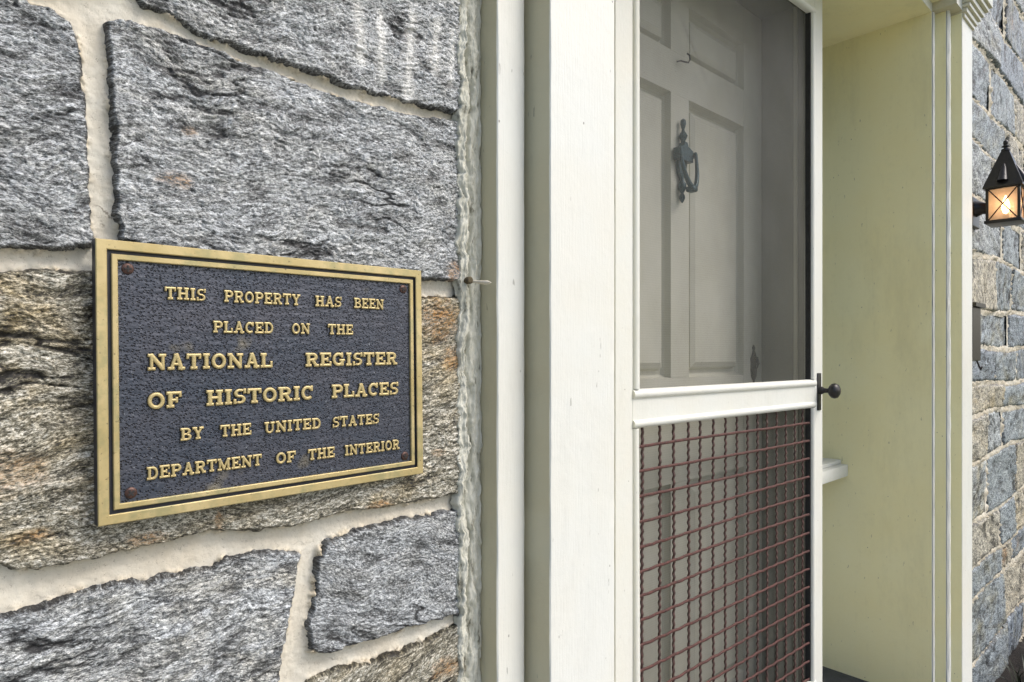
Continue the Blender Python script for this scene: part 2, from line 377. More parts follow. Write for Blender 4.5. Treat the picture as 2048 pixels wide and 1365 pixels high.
def screen_mat():
    t = NT('insect_screen'); c = t.coord()
    wr = t.noise(t.mapping(c, (6, 1, 5)), 1.0, 4, 0.5)
    # woven wire: fine weave relief and sheen, a little denser where the cloth is dusty
    wv = t.n('ShaderNodeTexWave'); wv.bands_direction = 'Z'; wv.inputs['Scale'].default_value = 60; wv.inputs['Distortion'].default_value = 1.2
    wv.inputs['Detail'].default_value = 2; wv.inputs['Detail Scale'].default_value = 1.5; t.l(c, wv.inputs['Vector'])
    dust = t.noise(c, 240, 3, 0.6)
    ge = t.n('ShaderNodeNewGeometry'); dt = t.n('ShaderNodeVectorMath', operation='DOT_PRODUCT')
    t.l(ge.outputs['Incoming'], dt.inputs[0]); t.l(ge.outputs['Normal'], dt.inputs[1])
    cosv = t.math('MAXIMUM', t.math('ABSOLUTE', dt.outputs['Value']), 0.3)      # woven wires close up when seen at a slant
    fac = t.math('DIVIDE', t.math('ADD', t.math('MULTIPLY', wr, 0.11), 0.16), cosv)
    fac = t.math('ADD', fac, t.math('MULTIPLY', t.math('SUBTRACT', wv.outputs['Fac'], 0.5), 0.035))
    fac = t.math('ADD', fac, t.ramp(dust, [(0.70, 0), (0.78, 0.4)]))
    tr = t.n('ShaderNodeBsdfTransparent'); mx = t.n('ShaderNodeMixShader')
    t.b.inputs['Base Color'].default_value = (0.060, 0.062, 0.054, 1); t.b.inputs['Roughness'].default_value = 0.55
    t.l(t.bump(wv.outputs['Fac'], 0.2, 0.0008), t.b.inputs['Normal'])
    t.l(fac, mx.inputs[0]); t.l(tr.outputs[0], mx.inputs[1]); t.l(t.b.outputs[0], mx.inputs[2]); t.l(mx.outputs[0], t.out.inputs[0])
    return t.m
M['screen'] = screen_mat()

def glass_mat(name, tint, fr, rough=0.15, transl=None):
    t = NT(name); c = t.coord(); n = t.noise(c, 60, 4, 0.6)
    tr = t.n('ShaderNodeBsdfTransparent'); tr.inputs[0].default_value = tuple(tint) + (1,)
    tl = t.n('ShaderNodeBsdfTranslucent'); tl.inputs[0].default_value = tuple(transl or tint) + (1,)
    gl = t.n('ShaderNodeBsdfGlossy'); gl.inputs['Roughness'].default_value = rough
    t.l(t.bump(n, 0.3, 0.002), gl.inputs['Normal'])
    m1 = t.n('ShaderNodeMixShader'); t.l(t.math('ADD', t.math('MULTIPLY', n, 0.3), fr - 0.15), m1.inputs[0]); t.l(tr.outputs[0], m1.inputs[1]); t.l(tl.outputs[0], m1.inputs[2])
    m2 = t.n('ShaderNodeMixShader'); m2.inputs[0].default_value = 0.10; t.l(m1.outputs[0], m2.inputs[1]); t.l(gl.outputs[0], m2.inputs[2])
    t.l(m2.outputs[0], t.out.inputs[0]); return t.m
M['lampglass'] = glass_mat('dusty_lamp_glass', (0.90, 0.85, 0.80), 0.42, 0.3, (0.56, 0.50, 0.46))
M['glass'] = glass_mat('window_glass', (0.75, 0.8, 0.8), 0.16, 0.03)
def emit(name, col, strength):
    t = NT(name); e = t.n('ShaderNodeEmission'); e.inputs[0].default_value = tuple(col) + (1,); e.inputs[1].default_value = strength
    t.l(e.outputs[0], t.out.inputs[0]); return t.m
M['bulb'] = emit('lit_bulb', (1.0, 0.60, 0.28), 26)

# ------------------------------------------------------------------ the setting
XL, XR = 0.506, 2.526          # outer edges of the doorway trim
YW = 0.6                        # face of the stone walls
g = MB().box(-40, 45, -60, 30, -0.3, 0.0).done('ground', M['lawn']); tag(g, kind='structure')
g = MB().box(-2.5, 2.75, -3.2, 0.53, -0.05, 0.03, 0.006).done('path', M['bounce_paving']); tag(g, kind='structure')  # unseen paving, made large and pale to bounce light into the doorway
fl = MB().box(0.56, 2.40, 0.47, 1.10, 0.0, ZC - 1.091, 0.006).done('floor', M['slate']); tag(fl, kind='structure')
g = MB().box(2.80, 7.0, -0.10, 0.62, -0.05, 0.012).done('flower_bed', M['mulch']); tag(g, kind='structure')

# ------------------------------------------------------------------ left stone wall (hand-laid joints, measured)
def heightstone(poly, name, parent, mat, res, ang, seed, amp=1.0, far=False, rusts=(), pales=(), warm=0.2, base=0.0, tilt=(0, 0), edge=0.0036, wob=0.0045):
    poly = list(poly); xs = [p[0] for p in poly]; zs = [p[1] for p in poly]; mg = 0.012 if not far else 0.02
    X, Z = np.meshgrid(np.arange(min(xs) - mg, max(xs) + mg, res), np.arange(min(zs) - mg, max(zs) + mg, res), indexing='ij')
    ca, sa = math.cos(ang), math.sin(ang)
    wx = fbm(X * 60, Z * 60, seed + 5, 5, .6); wz = fbm(X * 60 + 50, Z * 60, seed + 6, 5, .6)
    sd = sdpoly(X + wx * wob, Z + wz * wob, poly) - (0 if far else 0.0016)
    k = 3.0 if far else 1.0
    bend = fbm(X * 7 / k, Z * 7 / k, seed + 8, 3) * 0.05 * k
    a = ca * X + sa * Z; b = -sa * X + ca * Z + bend * 0.35
    big = fbm(a * 9 / k, b * 14 / k, seed + 1, 3) * 0.0065 * k
    led = fbm(a * 26 / k, b * 75 / k, seed + 2, 3, 0.5); wa = fbm(a * 40 / k, b * 40 / k, seed + 22, 3)
    ridge = (1 - np.abs(led) * 2.2) * 0.0016 * k
    med = billow(a * 55 / k + wa * 1.2, b * 190 / k + wa * 2.0, seed + 3, 4, 0.62) - 0.5
    fine = fbm(a * 300 / k, b * 620 / k, seed + 4, 3, 0.6)
    crack = 1 - np.abs(fbm(a * 11 / k, b * 38 / k, seed + 9, 4, 0.5)) * 9
    crack = np.clip(crack, 0, 1) ** 2
    gate = sstep(0.0, 0.35, fbm(a * 8 / k, b * 8 / k, seed + 10, 2))
    h = big * .75 + led * 0.0013 * k + ridge * .3 + med * 0.0021 * k + fine * 0.0010 * k - crack * gate * 0.0022 * k
    h = h * amp + base + tilt[0] * (X - np.mean(xs)) + tilt[1] * (Z - np.mean(zs))
    drop = sstep(-edge * 0.55, edge * 0.75, sd)
    h = h - drop * 0.016 * (1.6 if far else 1)
    V = np.stack([X, YW - h, Z], -1)
    fol = np.stack([a, b * 2.6, np.full_like(a, seed * 0.37)], -1)
    rust = np.zeros_like(X); pale = np.zeros_like(X)
    nz = fbm(X * 60, Z * 60, seed + 12, 4) * 0.55
    for (rx, rz, rw, rh, st) in rusts:
        rust = np.maximum(rust, st * sstep(1.15, 0.35, np.sqrt(((X - rx) / rw) ** 2 + ((Z - rz) / rh) ** 2) + nz))
    for (x0, z0, x1, z1, wd) in pales:
        t = np.clip((Z - z0) / (z1 - z0 + 1e-9), -0.1, 1.1); cx = x0 + (x1 - x0) * t
        pale = np.maximum(pale, 0.85 * np.exp(-((X - cx + nz * 0.006) / wd) ** 2) * sstep(-0.1, 0.1, t) * sstep(1.1, 0.9, t))
    seam = np.clip(sstep(0.05, 0.45, -led) * 0.3 + crack * gate * 0.9 + sstep(-edge, edge * 0.3, sd) * 0.5 + sstep(0.15, .45, -med) * 0.7, 0, 1.3)
    wm = np.clip(warm + fbm(X * 14, Z * 14, seed + 14, 3) * warm * 1.5, 0, 1)
    return gridmesh(name, V, sd < edge * 1.1, mat, parent, {'fol': fol, 'seam': seam, 'rust': rust, 'pale': pale, 'warm': wm})

def mortar_sheet(polys, x0, x1, z0, z1, res, parent, depth=0.0092, lipw=0.0065, far=False, seed=900):
    X, Z = np.meshgrid(np.arange(x0, x1 + res, res), np.arange(z0, z1 + res, res), indexing='ij')
    wx = fbm(X * 80, Z * 80, seed, 4); wz = fbm(X * 80 + 9, Z * 80, seed + 1, 4)
    sd = np.full(X.shape, 1.0)
    for p in polys:
        xs = [q[0] for q in p]; zs = [q[1] for q in p]; m = 0.05
        sel = (X > min(xs) - m) & (X < max(xs) + m) & (Z > min(zs) - m) & (Z < max(zs) + m)
        if sel.any(): sd[sel] = np.minimum(sd[sel], sdpoly(X[sel] + wx[sel] * 0.004, Z[sel] + wz[sel] * 0.004, p))
    k = 2.0 if far else 1.0
    lip = np.exp(-((sd - 0.0006) / (lipw * 0.55)) ** 2) * np.clip(0.30 + 2.0 * fbm(X * 50, Z * 50, seed + 3, 4), 0, 1.2)
    crumb = fbm(X * 190, Z * 190, seed + 4, 4, 0.6)
    h = -depth * k + lip * (0.0052 + crumb * 0.0100) * k + fbm(X * 160, Z * 160, seed + 7, 3) * 0.0006 + fbm(X * 11, Z * 11, seed + 5, 3) * 0.0014 - np.clip(sd - 0.004, 0, 0.02) * 0.10
    V = np.stack([X, YW - h, Z], -1)
    return gridmesh('mortar', V, sd > -0.014, M['mortar'], parent, {'lip': np.clip(lip * 1.1, 0, 1)})

wall = thing('stone_wall', 'rough grey schist wall with wide cream mortar joints left of the doorway, carrying the plaque', 'wall', (0.0, 0.61, 0.0))
def at(o, loc):                                  # keep world-space meshes in place under a moved empty
    for ch in o.children:
        ch.matrix_parent_inverse = Matrix.Translation(Vector(loc)).inverted()
def pp(lst): return [P(*q) if len(q) == 2 else (q[0], q[1]) for q in lst]
WX0, WX1, WZ0, WZ1 = -0.12, 0.474, ZC - 0.60, ZC + 0.55
def Wp(x, z): return (x, z, 'w')
def pw(lst):
    return [(q[0], q[1]) if len(q) == 3 else P(q[0], q[1]) for q in lst]
XE = 0.4705
S = {}
S['a'] = pw([Wp(WX0, ZC + .235), (30, -20), (62, 8), (110, 24), (140, 45), (158, 95), (166, 200), (176, 350), (181, 488), (90, 496), (0, 492), Wp(WX0, ZC + .10)])
S['b'] = pw([(218, 45), (262, 44), (300, 52), (420, 96), (560, 152), (700, 202), (830, 233), (916, 243), Wp(XE, ZC + .300), Wp(XE, ZC + .088), (905, 558), (840, 556), (600, 535), (400, 505), (252, 480), (238, 430), (234, 350), (228, 200), (222, 90)])
S['c'] = pw([(270, -30), (290, 3), (335, 20), (420, 70), (560, 118), (700, 168), (850, 208), (916, 220), Wp(XE, ZC + .315), Wp(XE, WZ1 - .03), Wp(.18, WZ1 - .035)])
S['d'] = pw([Wp(WX0, ZC + .26), (40, -40), (245, -45), Wp(.16, WZ1 - .03), Wp(WX0, WZ1 - .03)])
S['e'] = pw([Wp(WX0, ZC + .073), (0, 546), (100, 541), (186, 548), (400, 560), (700, 585), (845, 597), (917, 596), Wp(XE, ZC + .067), Wp(XE, ZC - .165), (916, 985), (800, 1010), (693, 1022), (612, 1046), (513, 1060), (420, 1060), (342, 1079), (244, 1103), (146, 1123), (63, 1138), (29, 1140), (0, 1128), Wp(WX0, ZC - .16)])
S['f'] = pw([Wp(WX0, ZC - .215), (0, 1241), (59, 1226), (137, 1199), (220, 1175), (293, 1170), (342, 1155), (430, 1141), (454, 1121), (561, 1106), (600, 1112), (591, 1155), (586, 1194), (571, 1277), (560, 1340), (556, 1400), Wp(.27, WZ0 + .16), Wp(WX0, WZ0 + .19)])
S['g'] = pw([(656, 1088), (708, 1067), (806, 1043), (916, 1022), Wp(XE, ZC - .186), Wp(XE, ZC - .308), (916, 1228), (830, 1253), (732, 1282), (649, 1307), (626, 1300), (622, 1253), (636, 1180), (641, 1121)])
S['h'] = pw([(917, 1252), (880, 1276), (830, 1297), (762, 1322), (684, 1343), (622, 1368), (590, 1420), Wp(.30, WZ0 + .02), Wp(XE, WZ0 + .02), Wp(XE, ZC - .33)])
S['i'] = pw([Wp(WX0, WZ0 + .165), Wp(.255, WZ0 + .135), Wp(.28, WZ0 + .02), Wp(WX0, WZ0 + .02)])
def rp(px, py, w_, h_, s=1.0):
    x, z = P(px, py); return (x, z, w_, h_, s)
def vp(x0, y0, x1, y1, wd):
    a = P(x0, y0); b = P(x1, y1); return (b[0], b[1], a[0], a[1], wd)
RES = 0.0010
R_ = math.radians
spec = {
 'a': ('stone', R_(-5), 11, dict(warm=.05, tilt=(0.02, 0))),
 'b': ('stone', R_(-1), 21, dict(warm=.12, rusts=(rp(350, 358, .016, .008, .8), rp(905, 540, .012, .014, .9), rp(380, 262, .008, .005, .6)))),
 'c': ('stone', R_(0), 31, dict(warm=.08, pales=(vp(716, 0, 722, 130, .0058), vp(762, 20, 764, 165, .005), vp(828, 10, 815, 200, .0058), vp(872, 40, 868, 150, .005), vp(905, 60, 900, 170, .0035)))),
 'd': ('stone', R_(-10), 41, dict(warm=.2)),
 'e': ('stone2', R_(0), 51, dict(warm=.75, amp=1.15, rusts=(rp(880, 640, .030, .028, 1), rp(905, 720, .018, .02, .9), rp(760, 1010, .020, .005, 1), rp(437, 1045, .004, .012, 1), rp(290, 1078, .016, .006, .9), rp(20, 950, .03, .02, .5), rp(60, 1075, .02, .006, .6), rp(875, 905, .01, .006, .7)))),
 'f': ('stone', R_(-4), 61, dict(warm=.25, amp=.9)),
 'g': ('stone', R_(-22), 71, dict(warm=.08, amp=.75)),
 'h': ('stone2', R_(24), 81, dict(warm=.35, amp=.8, rusts=(rp(890, 1335, .022, .014, 1),))),
 'i': ('stone', R_(3), 91, dict(warm=.2)),
}
allp = []
for key, (mt, an, sdv, kw) in spec.items():
    heightstone(S[key], 'stone', wall, M[mt], RES if key not in 'di' else 0.002, an, sdv, **kw); allp.append(S[key])
mortar_sheet(allp, WX0, 0.482, WZ0, WZ1, 0.0011, wall)

def ashlar(parent, zs, xfn, x0, x1, res, seed, mat, gap=0.012, skip=None, slope=None):
    """courses between the heights zs; xfn(course) gives the vertical joints"""
    r = random.Random(seed); polys = []
    jog = {}
    for ci in range(len(zs) - 1):
        za, zb = zs[ci], zs[ci + 1]; xsj = xfn(ci)
        for k in range(len(xsj) - 1):
            a, b = xsj[k] + gap / 2, xsj[k + 1] - gap / 2
            if b - a < 0.03: continue
            if skip and skip(a, b, za, zb): continue
            f = lambda x, z, s: z + 0.010 * math.sin(x * 5.1 + z * 9.0 + seed)
            q = [(a + r.uniform(-.004, .004), f(a, za, 0) + gap / 2)]
            for m in (0.33, 0.66): q.append((a + (b - a) * m, f(a + (b - a) * m, za, 0) + gap / 2 + r.uniform(-.004, .004)))
            q += [(b + r.uniform(-.004, .004), f(b, za, 0) + gap / 2), (b + r.uniform(-.005, .005), f(b, zb, 0) - gap / 2)]
            for m in (0.66, 0.33): q.append((a + (b - a) * m, f(a + (b - a) * m, zb, 0) - gap / 2 + r.uniform(-.004, .004)))
            q.append((a + r.uniform(-.005, .005), f(a, zb, 0) - gap / 2))
            polys.append(q)
            heightstone(q, 'stone', parent, mat, res, R_(r.uniform(-25, 25)) if r.random() < .7 else R_(80), seed + len(polys) * 17, amp=0.7, far=True,
                        warm=r.choice([.1, .1, .2, .5, .8]), tilt=(r.uniform(-.03, .03), r.uniform(-.05, .05)), base=r.uniform(-.003, .004), edge=0.008, wob=0.006,
                        rusts=((a + (b - a) * .3, za + (zb - za) * .5, .05, .04, .7),) if r.random() < .22 else ())
    return polys
# the rest of the left wall outside the photograph, plainer and coarser
def lx(ci):
    r = random.Random(300 + ci); xs = [-1.5]
    while xs[-1] < 0.47: xs.append(xs[-1] + r.uniform(.28, .48))
    xs[-1] = 0.472
    if xs[-1] - xs[-2] < .12: del xs[-2]
    return xs
def lx_left(ci):
    return [x for x in (-1.5, -1.08 + .06 * ci, -0.66 - .05 * ci, -0.38 + .04 * (ci % 3), WX0 - .012)]
lp = ashlar(wall, [0.0, 0.22, 0.40, 0.56, WZ0], lx, -1.5, .47, 0.012, 500, M['stone3'])
lp += ashlar(wall, [WZ0, 0.94, 1.20, 1.40, 1.62, WZ1], lx_left, -1.5, WX0, 0.012, 540, M['stone3'])
lp += ashlar(wall, [WZ1, 2.06, 2.28, 2.50], lx, -1.5, .47, 0.012, 580, M['stone3'])
MB().box(-1.6, 0.47, 0.618, 1.12, 0, 2.6).done('unseen_block_core', M['unseen_block_core'], wall)  # unseen body of the wall, added to block light
at(wall, (0.0, 0.61, 0.0))

# ------------------------------------------------------------------ right stone wall
rwall = thing('stone_wall', 'stone wall of coursed blue-grey blocks seen edge-on beyond the right-hand casing, carrying the lit lantern', 'wall', (3.0, 0.61, 0.0))
Zc = lambda px_y: P(1943, px_y)[1]
rz = [0.0, Zc(1330) , Zc(1206), Zc(1142), Zc(1050), Zc(927), Zc(836), Zc(774), Zc(695), Zc(614), Zc(502), ZC + .57, Zc(279), Zc(190), Zc(79), ZC + 1.33, 2.85, 3.05, 3.3]
rxp = {0: (2010,), 1: (2007,), 2: (2001, 2022), 3: (1999,), 4: (1974,), 5: (1974, 2005), 6: (2003,), 7: (1987, 2033), 8: (2017,), 9: (1990, 2022), 10: (2005,), 11: (1980,), 12: (2012,), 13: (1982, 2030), 14: (1996,), 15: (2010,)}
def rx_(ci):
    r = random.Random(700 + ci); xs = [2.56] + [P(x, 700)[0] for x in rxp.get(ci, ())]
    xs = [2.56] + [x for x in xs[1:] if x - 2.56 > .1]
    while xs[-1] < 4.9: xs.append(xs[-1] + r.uniform(.30, .55))
    return xs
rp_ = ashlar(rwall, rz, rx_, 2.56, 5.2, 0.009, 1000, M['stone3'], gap=0.011)
mortar_sheet(rp_, 2.54, 5.2, 0, 3.35, 0.007, rwall, far=True, seed=1900, depth=0.0022, lipw=0.009)
MB().box(2.53, 5.3, 0.626, 1.12, 0, 3.4).done('unseen_block_core', M['unseen_block_core'], rwall)  # unseen wall body put in behind the stones as a light block
at(rwall, (3.0, 0.61, 0.0))
mortar_sheet(lp, -1.5, 0.474, 0.0, 2.5, 0.008, None, far=True, seed=2900, depth=0.0075)
mo = C.objects[-1]
# keep the coarse sheet behind the finely modelled area
bmx = bmesh.new(); bmx.from_mesh(mo.data)
bmesh.ops.delete(bmx, geom=[v for v in bmx.verts if WX0 + .004 < v.co.x and WZ0 + .004 < v.co.z < WZ1 - .004], context='VERTS')
bmx.to_mesh(mo.data); bmx.free(); mo.parent = wall; mo.matrix_parent_inverse = Matrix.Translation(Vector((0, .61, 0))).inverted()

# ------------------------------------------------------------------ doorway trim
ZCEIL, ZFL = ZC + 1.067, ZC - 1.091
ds = thing('door_surround', 'painted wooden doorway trim with white casing faces and shade-toned khaki recess around the screen door', 'doorway', (1.5, 0.56, 0.03))
Z0, Z1 = 0.03, 2.62
two = [M['white'], M['olive_shade']]  # white faces and their shade-toned copy for the sides
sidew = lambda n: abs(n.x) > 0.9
def cp(x, y): return (x, y)
cove = [(0.5475, 0.5725)] + [(0.5475 + 0.0125 * math.sin(a), 0.5725 + 0.030 * (1 - math.cos(a))) for a in [i * math.pi / 2 / 7 for i in range(1, 8)]]
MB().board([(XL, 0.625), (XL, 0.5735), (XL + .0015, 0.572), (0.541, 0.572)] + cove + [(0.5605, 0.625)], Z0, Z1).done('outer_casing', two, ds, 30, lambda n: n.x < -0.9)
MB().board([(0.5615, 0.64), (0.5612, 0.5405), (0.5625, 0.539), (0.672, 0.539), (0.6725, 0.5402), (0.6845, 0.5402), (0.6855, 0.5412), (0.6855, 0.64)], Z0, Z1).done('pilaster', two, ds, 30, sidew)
# right-hand trim, stepping outwards towards the viewer
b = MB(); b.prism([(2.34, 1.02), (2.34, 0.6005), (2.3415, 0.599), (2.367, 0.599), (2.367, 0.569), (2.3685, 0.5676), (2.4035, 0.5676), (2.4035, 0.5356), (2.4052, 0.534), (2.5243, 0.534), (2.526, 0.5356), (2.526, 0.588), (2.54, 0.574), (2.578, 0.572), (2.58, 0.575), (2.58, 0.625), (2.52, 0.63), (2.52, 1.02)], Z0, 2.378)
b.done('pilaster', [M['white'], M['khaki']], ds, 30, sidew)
b = MB(); b.board([(2.3405, 0.5975), (2.3445, 0.5945), (2.349, 0.5945), (2.352, 0.599)], Z0, 2.376, .0012); b.done('bead', M['white'], ds)
b = MB(); b.board([(2.3675, 0.566), (2.373, 0.5605), (2.384, 0.5600), (2.392, 0.5676)], Z0, 2.40, .0015); b.done('bead', M['white'], ds)
# header with the same steps
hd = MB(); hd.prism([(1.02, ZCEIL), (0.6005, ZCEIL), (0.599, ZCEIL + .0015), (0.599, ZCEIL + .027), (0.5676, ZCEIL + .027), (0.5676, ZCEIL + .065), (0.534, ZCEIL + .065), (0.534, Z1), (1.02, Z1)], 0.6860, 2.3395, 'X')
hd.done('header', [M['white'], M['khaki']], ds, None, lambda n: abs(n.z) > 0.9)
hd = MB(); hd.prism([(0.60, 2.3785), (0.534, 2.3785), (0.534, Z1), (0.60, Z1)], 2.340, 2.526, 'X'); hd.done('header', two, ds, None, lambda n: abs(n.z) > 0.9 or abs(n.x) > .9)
# capital of the right pilaster: three stepped slabs
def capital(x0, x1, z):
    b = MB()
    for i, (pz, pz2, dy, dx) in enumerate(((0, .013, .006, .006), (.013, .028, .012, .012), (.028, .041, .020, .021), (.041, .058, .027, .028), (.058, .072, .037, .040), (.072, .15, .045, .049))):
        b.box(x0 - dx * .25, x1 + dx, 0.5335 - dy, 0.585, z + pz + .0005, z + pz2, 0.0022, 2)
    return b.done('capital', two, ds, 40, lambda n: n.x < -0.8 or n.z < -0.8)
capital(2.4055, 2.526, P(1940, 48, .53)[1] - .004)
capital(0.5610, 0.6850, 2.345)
# recess walls, ceiling and back
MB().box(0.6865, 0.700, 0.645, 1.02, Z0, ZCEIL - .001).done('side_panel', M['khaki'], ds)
MB().box(0.7005, 2.3392, 1.02, 1.06, Z0, 2.5).done('back_board', M['white'], ds)
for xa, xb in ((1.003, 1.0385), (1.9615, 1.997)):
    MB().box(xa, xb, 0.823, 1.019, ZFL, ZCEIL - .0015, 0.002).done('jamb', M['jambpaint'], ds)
for xa, xb in ((1.0388, 1.0440), (1.9560, 1.9612)):
    MB().box(xa, xb, 0.852, 0.864, ZFL + .01, ZC + 1.046, 0.001).done('door_stop', M['doorpaint'], ds)
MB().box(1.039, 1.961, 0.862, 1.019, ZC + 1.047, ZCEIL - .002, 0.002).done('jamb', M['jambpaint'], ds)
MB().box(1.039, 1.961, 0.84, 1.019, ZFL, ZFL + .008, 0.002).done('sill', M['slate'], ds)
at(ds, (1.5, 0.56, 0.03))

# lumpy caulk between the stones and the outer casing
ck = tag(None or bpy.data.objects.new('caulk_bead', None), 'ropey painted caulk running down between the stone wall and the outer casing', 'caulk')
C.objects.link(ck); ck.location = (0.49, 0.59, 0.05)
U, Zg = np.meshgrid(np.linspace(0, 1, 60), np.arange(0.05, 2.5, 0.0022), indexing='ij')
rag = fbm(Zg * 60, Zg * 0 + 3.3, 401, 5, .65) * 0.010
xx = 0.4665 + rag * (1 - U) + U * (0.5068 - 0.4665); yb = 0.6005 + 0.0035 * U
vv = U + fbm(Zg * 14, U * 2, 410, 3) * 0.30
h = billow(vv * 3.6, Zg * 14, 402, 5, 0.62) * 0.0042 + fbm(U * 18, Zg * 260, 407, 4, .65) * 0.0016 + fbm(U * 7, Zg * 70, 403, 4, 0.6) * 0.0022 + 0.0025 * np.sin(np.pi * U)
h -= 0.007 * np.exp(-((vv - 0.45) / 0.08) ** 2) - 0.002 * np.exp(-((vv - 0.2) / 0.10) ** 2)
h *= sstep(1.0, 0.93, U); h -= 0.008 * (1 - sstep(0.0, 0.07, U))
o = gridmesh('bead', np.stack([xx, yb - h, Zg], -1), np.ones_like(U, bool), M['caulk'], ck)
at(ck, (0.49, 0.59, 0.05))

# painted nail standing out of the caulk
nl = thing('nail', 'cream painted nail sticking out of the caulk beside the mortar joint', 'nail', (0.482, 0.596, ZC + .085))
MB().tube([(0, 0, 0), (0.0, -.012, -.0012), (0, -.024, -.003), (0, -.034, -.0042), (0, -.040, -.0045)], [.0016, .0015, .0021, .0026, .0006], 8).done('shaft', M['nail'], nl, 60)
MB().lathe([(0.0005, 0.0), (.0040, -.001), (.0044, -.0085), (.0030, -.0095), (.0004, -.0085)], (-.0045, 0, .0005), 'Y', 12).done('hole_rim', M['nailhead'], nl, 60)

# ------------------------------------------------------------------ bronze plaque
cx, cz, yaw, pit, rol, PW, PH = 0.2584, -0.0210, 0.0199, -0.0078, 0.0067, 0.3066, 0.2219
ex = Vector((math.cos(yaw) * math.cos(rol), math.sin(yaw) * math.cos(rol), math.sin(rol)))
n0 = Vector((math.sin(yaw), -math.cos(yaw), 0)); ez = Vector((0, 0, 1)) + n0 * pit; ez -= ex * ez.dot(ex); ez.normalize(); ey = ez.cross(ex)
org = Vector((cx, 0.586, ZC + cz)) - ex * PW / 2 - ez * PH / 2
pq = thing('plaque', 'cast bronze plaque with gold raised lettering screwed to the grey stone wall', 'plaque')
pq.matrix_world = Matrix(((ex.x, ey.x, ez.x, org.x), (ex.y, ey.y, ez.y, org.y), (ex.z, ey.z, ez.z, org.z), (0, 0, 0, 1)))
def ring_frame(b, x0, z0, x1, z1, wd, yf, yback, bev):
    """mitred rectangular frame with bevelled edges: profile steps swept round four corners"""
    prof = [(0, yback), (0, yf + bev), (bev, yf), (wd - bev, yf), (wd, yf + bev), (wd, yback)]
    loops = []
    for (o_, y) in prof:
        loops.append([b.bm.verts.new(c) for c in ((x0 + o_, y, z0 + o_), (x1 - o_, y, z0 + o_), (x1 - o_, y, z1 - o_), (x0 + o_, y, z1 - o_))])
    for i in range(len(loops) - 1):
        for k in range(4): b.bm.faces.new((loops[i][k], loops[i][(k + 1) % 4], loops[i + 1][(k + 1) % 4], loops[i + 1][k]))
    return b
ring_frame(MB(), 0, 0, PW, PH, .0078, 0.0, .012, .0007).done('outer_border', [M['bronze'], M['groove']], pq, None, lambda n: abs(n.y) < .2)
MB().box(.0075, PW - .0075, .0034, .0115, .0075, PH - .0075).done('plate', M['groove'], pq)
ring_frame(MB(), .0108, .0108, PW - .0108, PH - .0108, .0044, .0004, .006, .0006).done('inner_border', M['bronze'], pq)
# field with faint hand-finished ripples
Xf, Zf = np.meshgrid(np.arange(.0148, PW - .0147, .0008), np.arange(.0148, PH - .0147, .0008), indexing='ij')
hf = fbm(Xf * 60, Zf * 260, 77, 3) * 0.00035 + fbm(Xf * 900, Zf * 1000, 78, 2) * 0.0004
gridmesh('field', np.stack([Xf, .0030 - hf, Zf], -1), np.ones_like(Xf, bool), M['field'], pq)
# screws with a cross slot
sm = None
for (sx, sz) in ((.0225, PH - .0215), (PW - .0225, PH - .0215), (PW - .0225, .0215), (.0232, .0222)):
    if sm is None:
        b = MB(); b.lathe([(.0045, 0.0005), (.0045, -.0002), (.0041, -.0007), (.0022, -.0010), (.0002, -.0011)], (0, .0028, 0), 'Y', 24)
        so = b.done('screw', M['screw'], pq, 50); so.location = (sx, 0, sz)
        c2 = MB().box(-.0026, .0026, .0013, .0030, -.0006, .0006).box(-.0006, .0006, .00128, .0030, -.0026, .0026).done('cross_slot', M['dark'], so); sm = (so, c2)
    else:
        s2 = sm[0].copy(); C.objects.link(s2); s2.parent = pq; s2.location = (sx, 0, sz); s2.rotation_euler = (0, rng.uniform(0, 1.5), 0)
        k2 = sm[1].copy(); C.objects.link(k2); k2.parent = s2

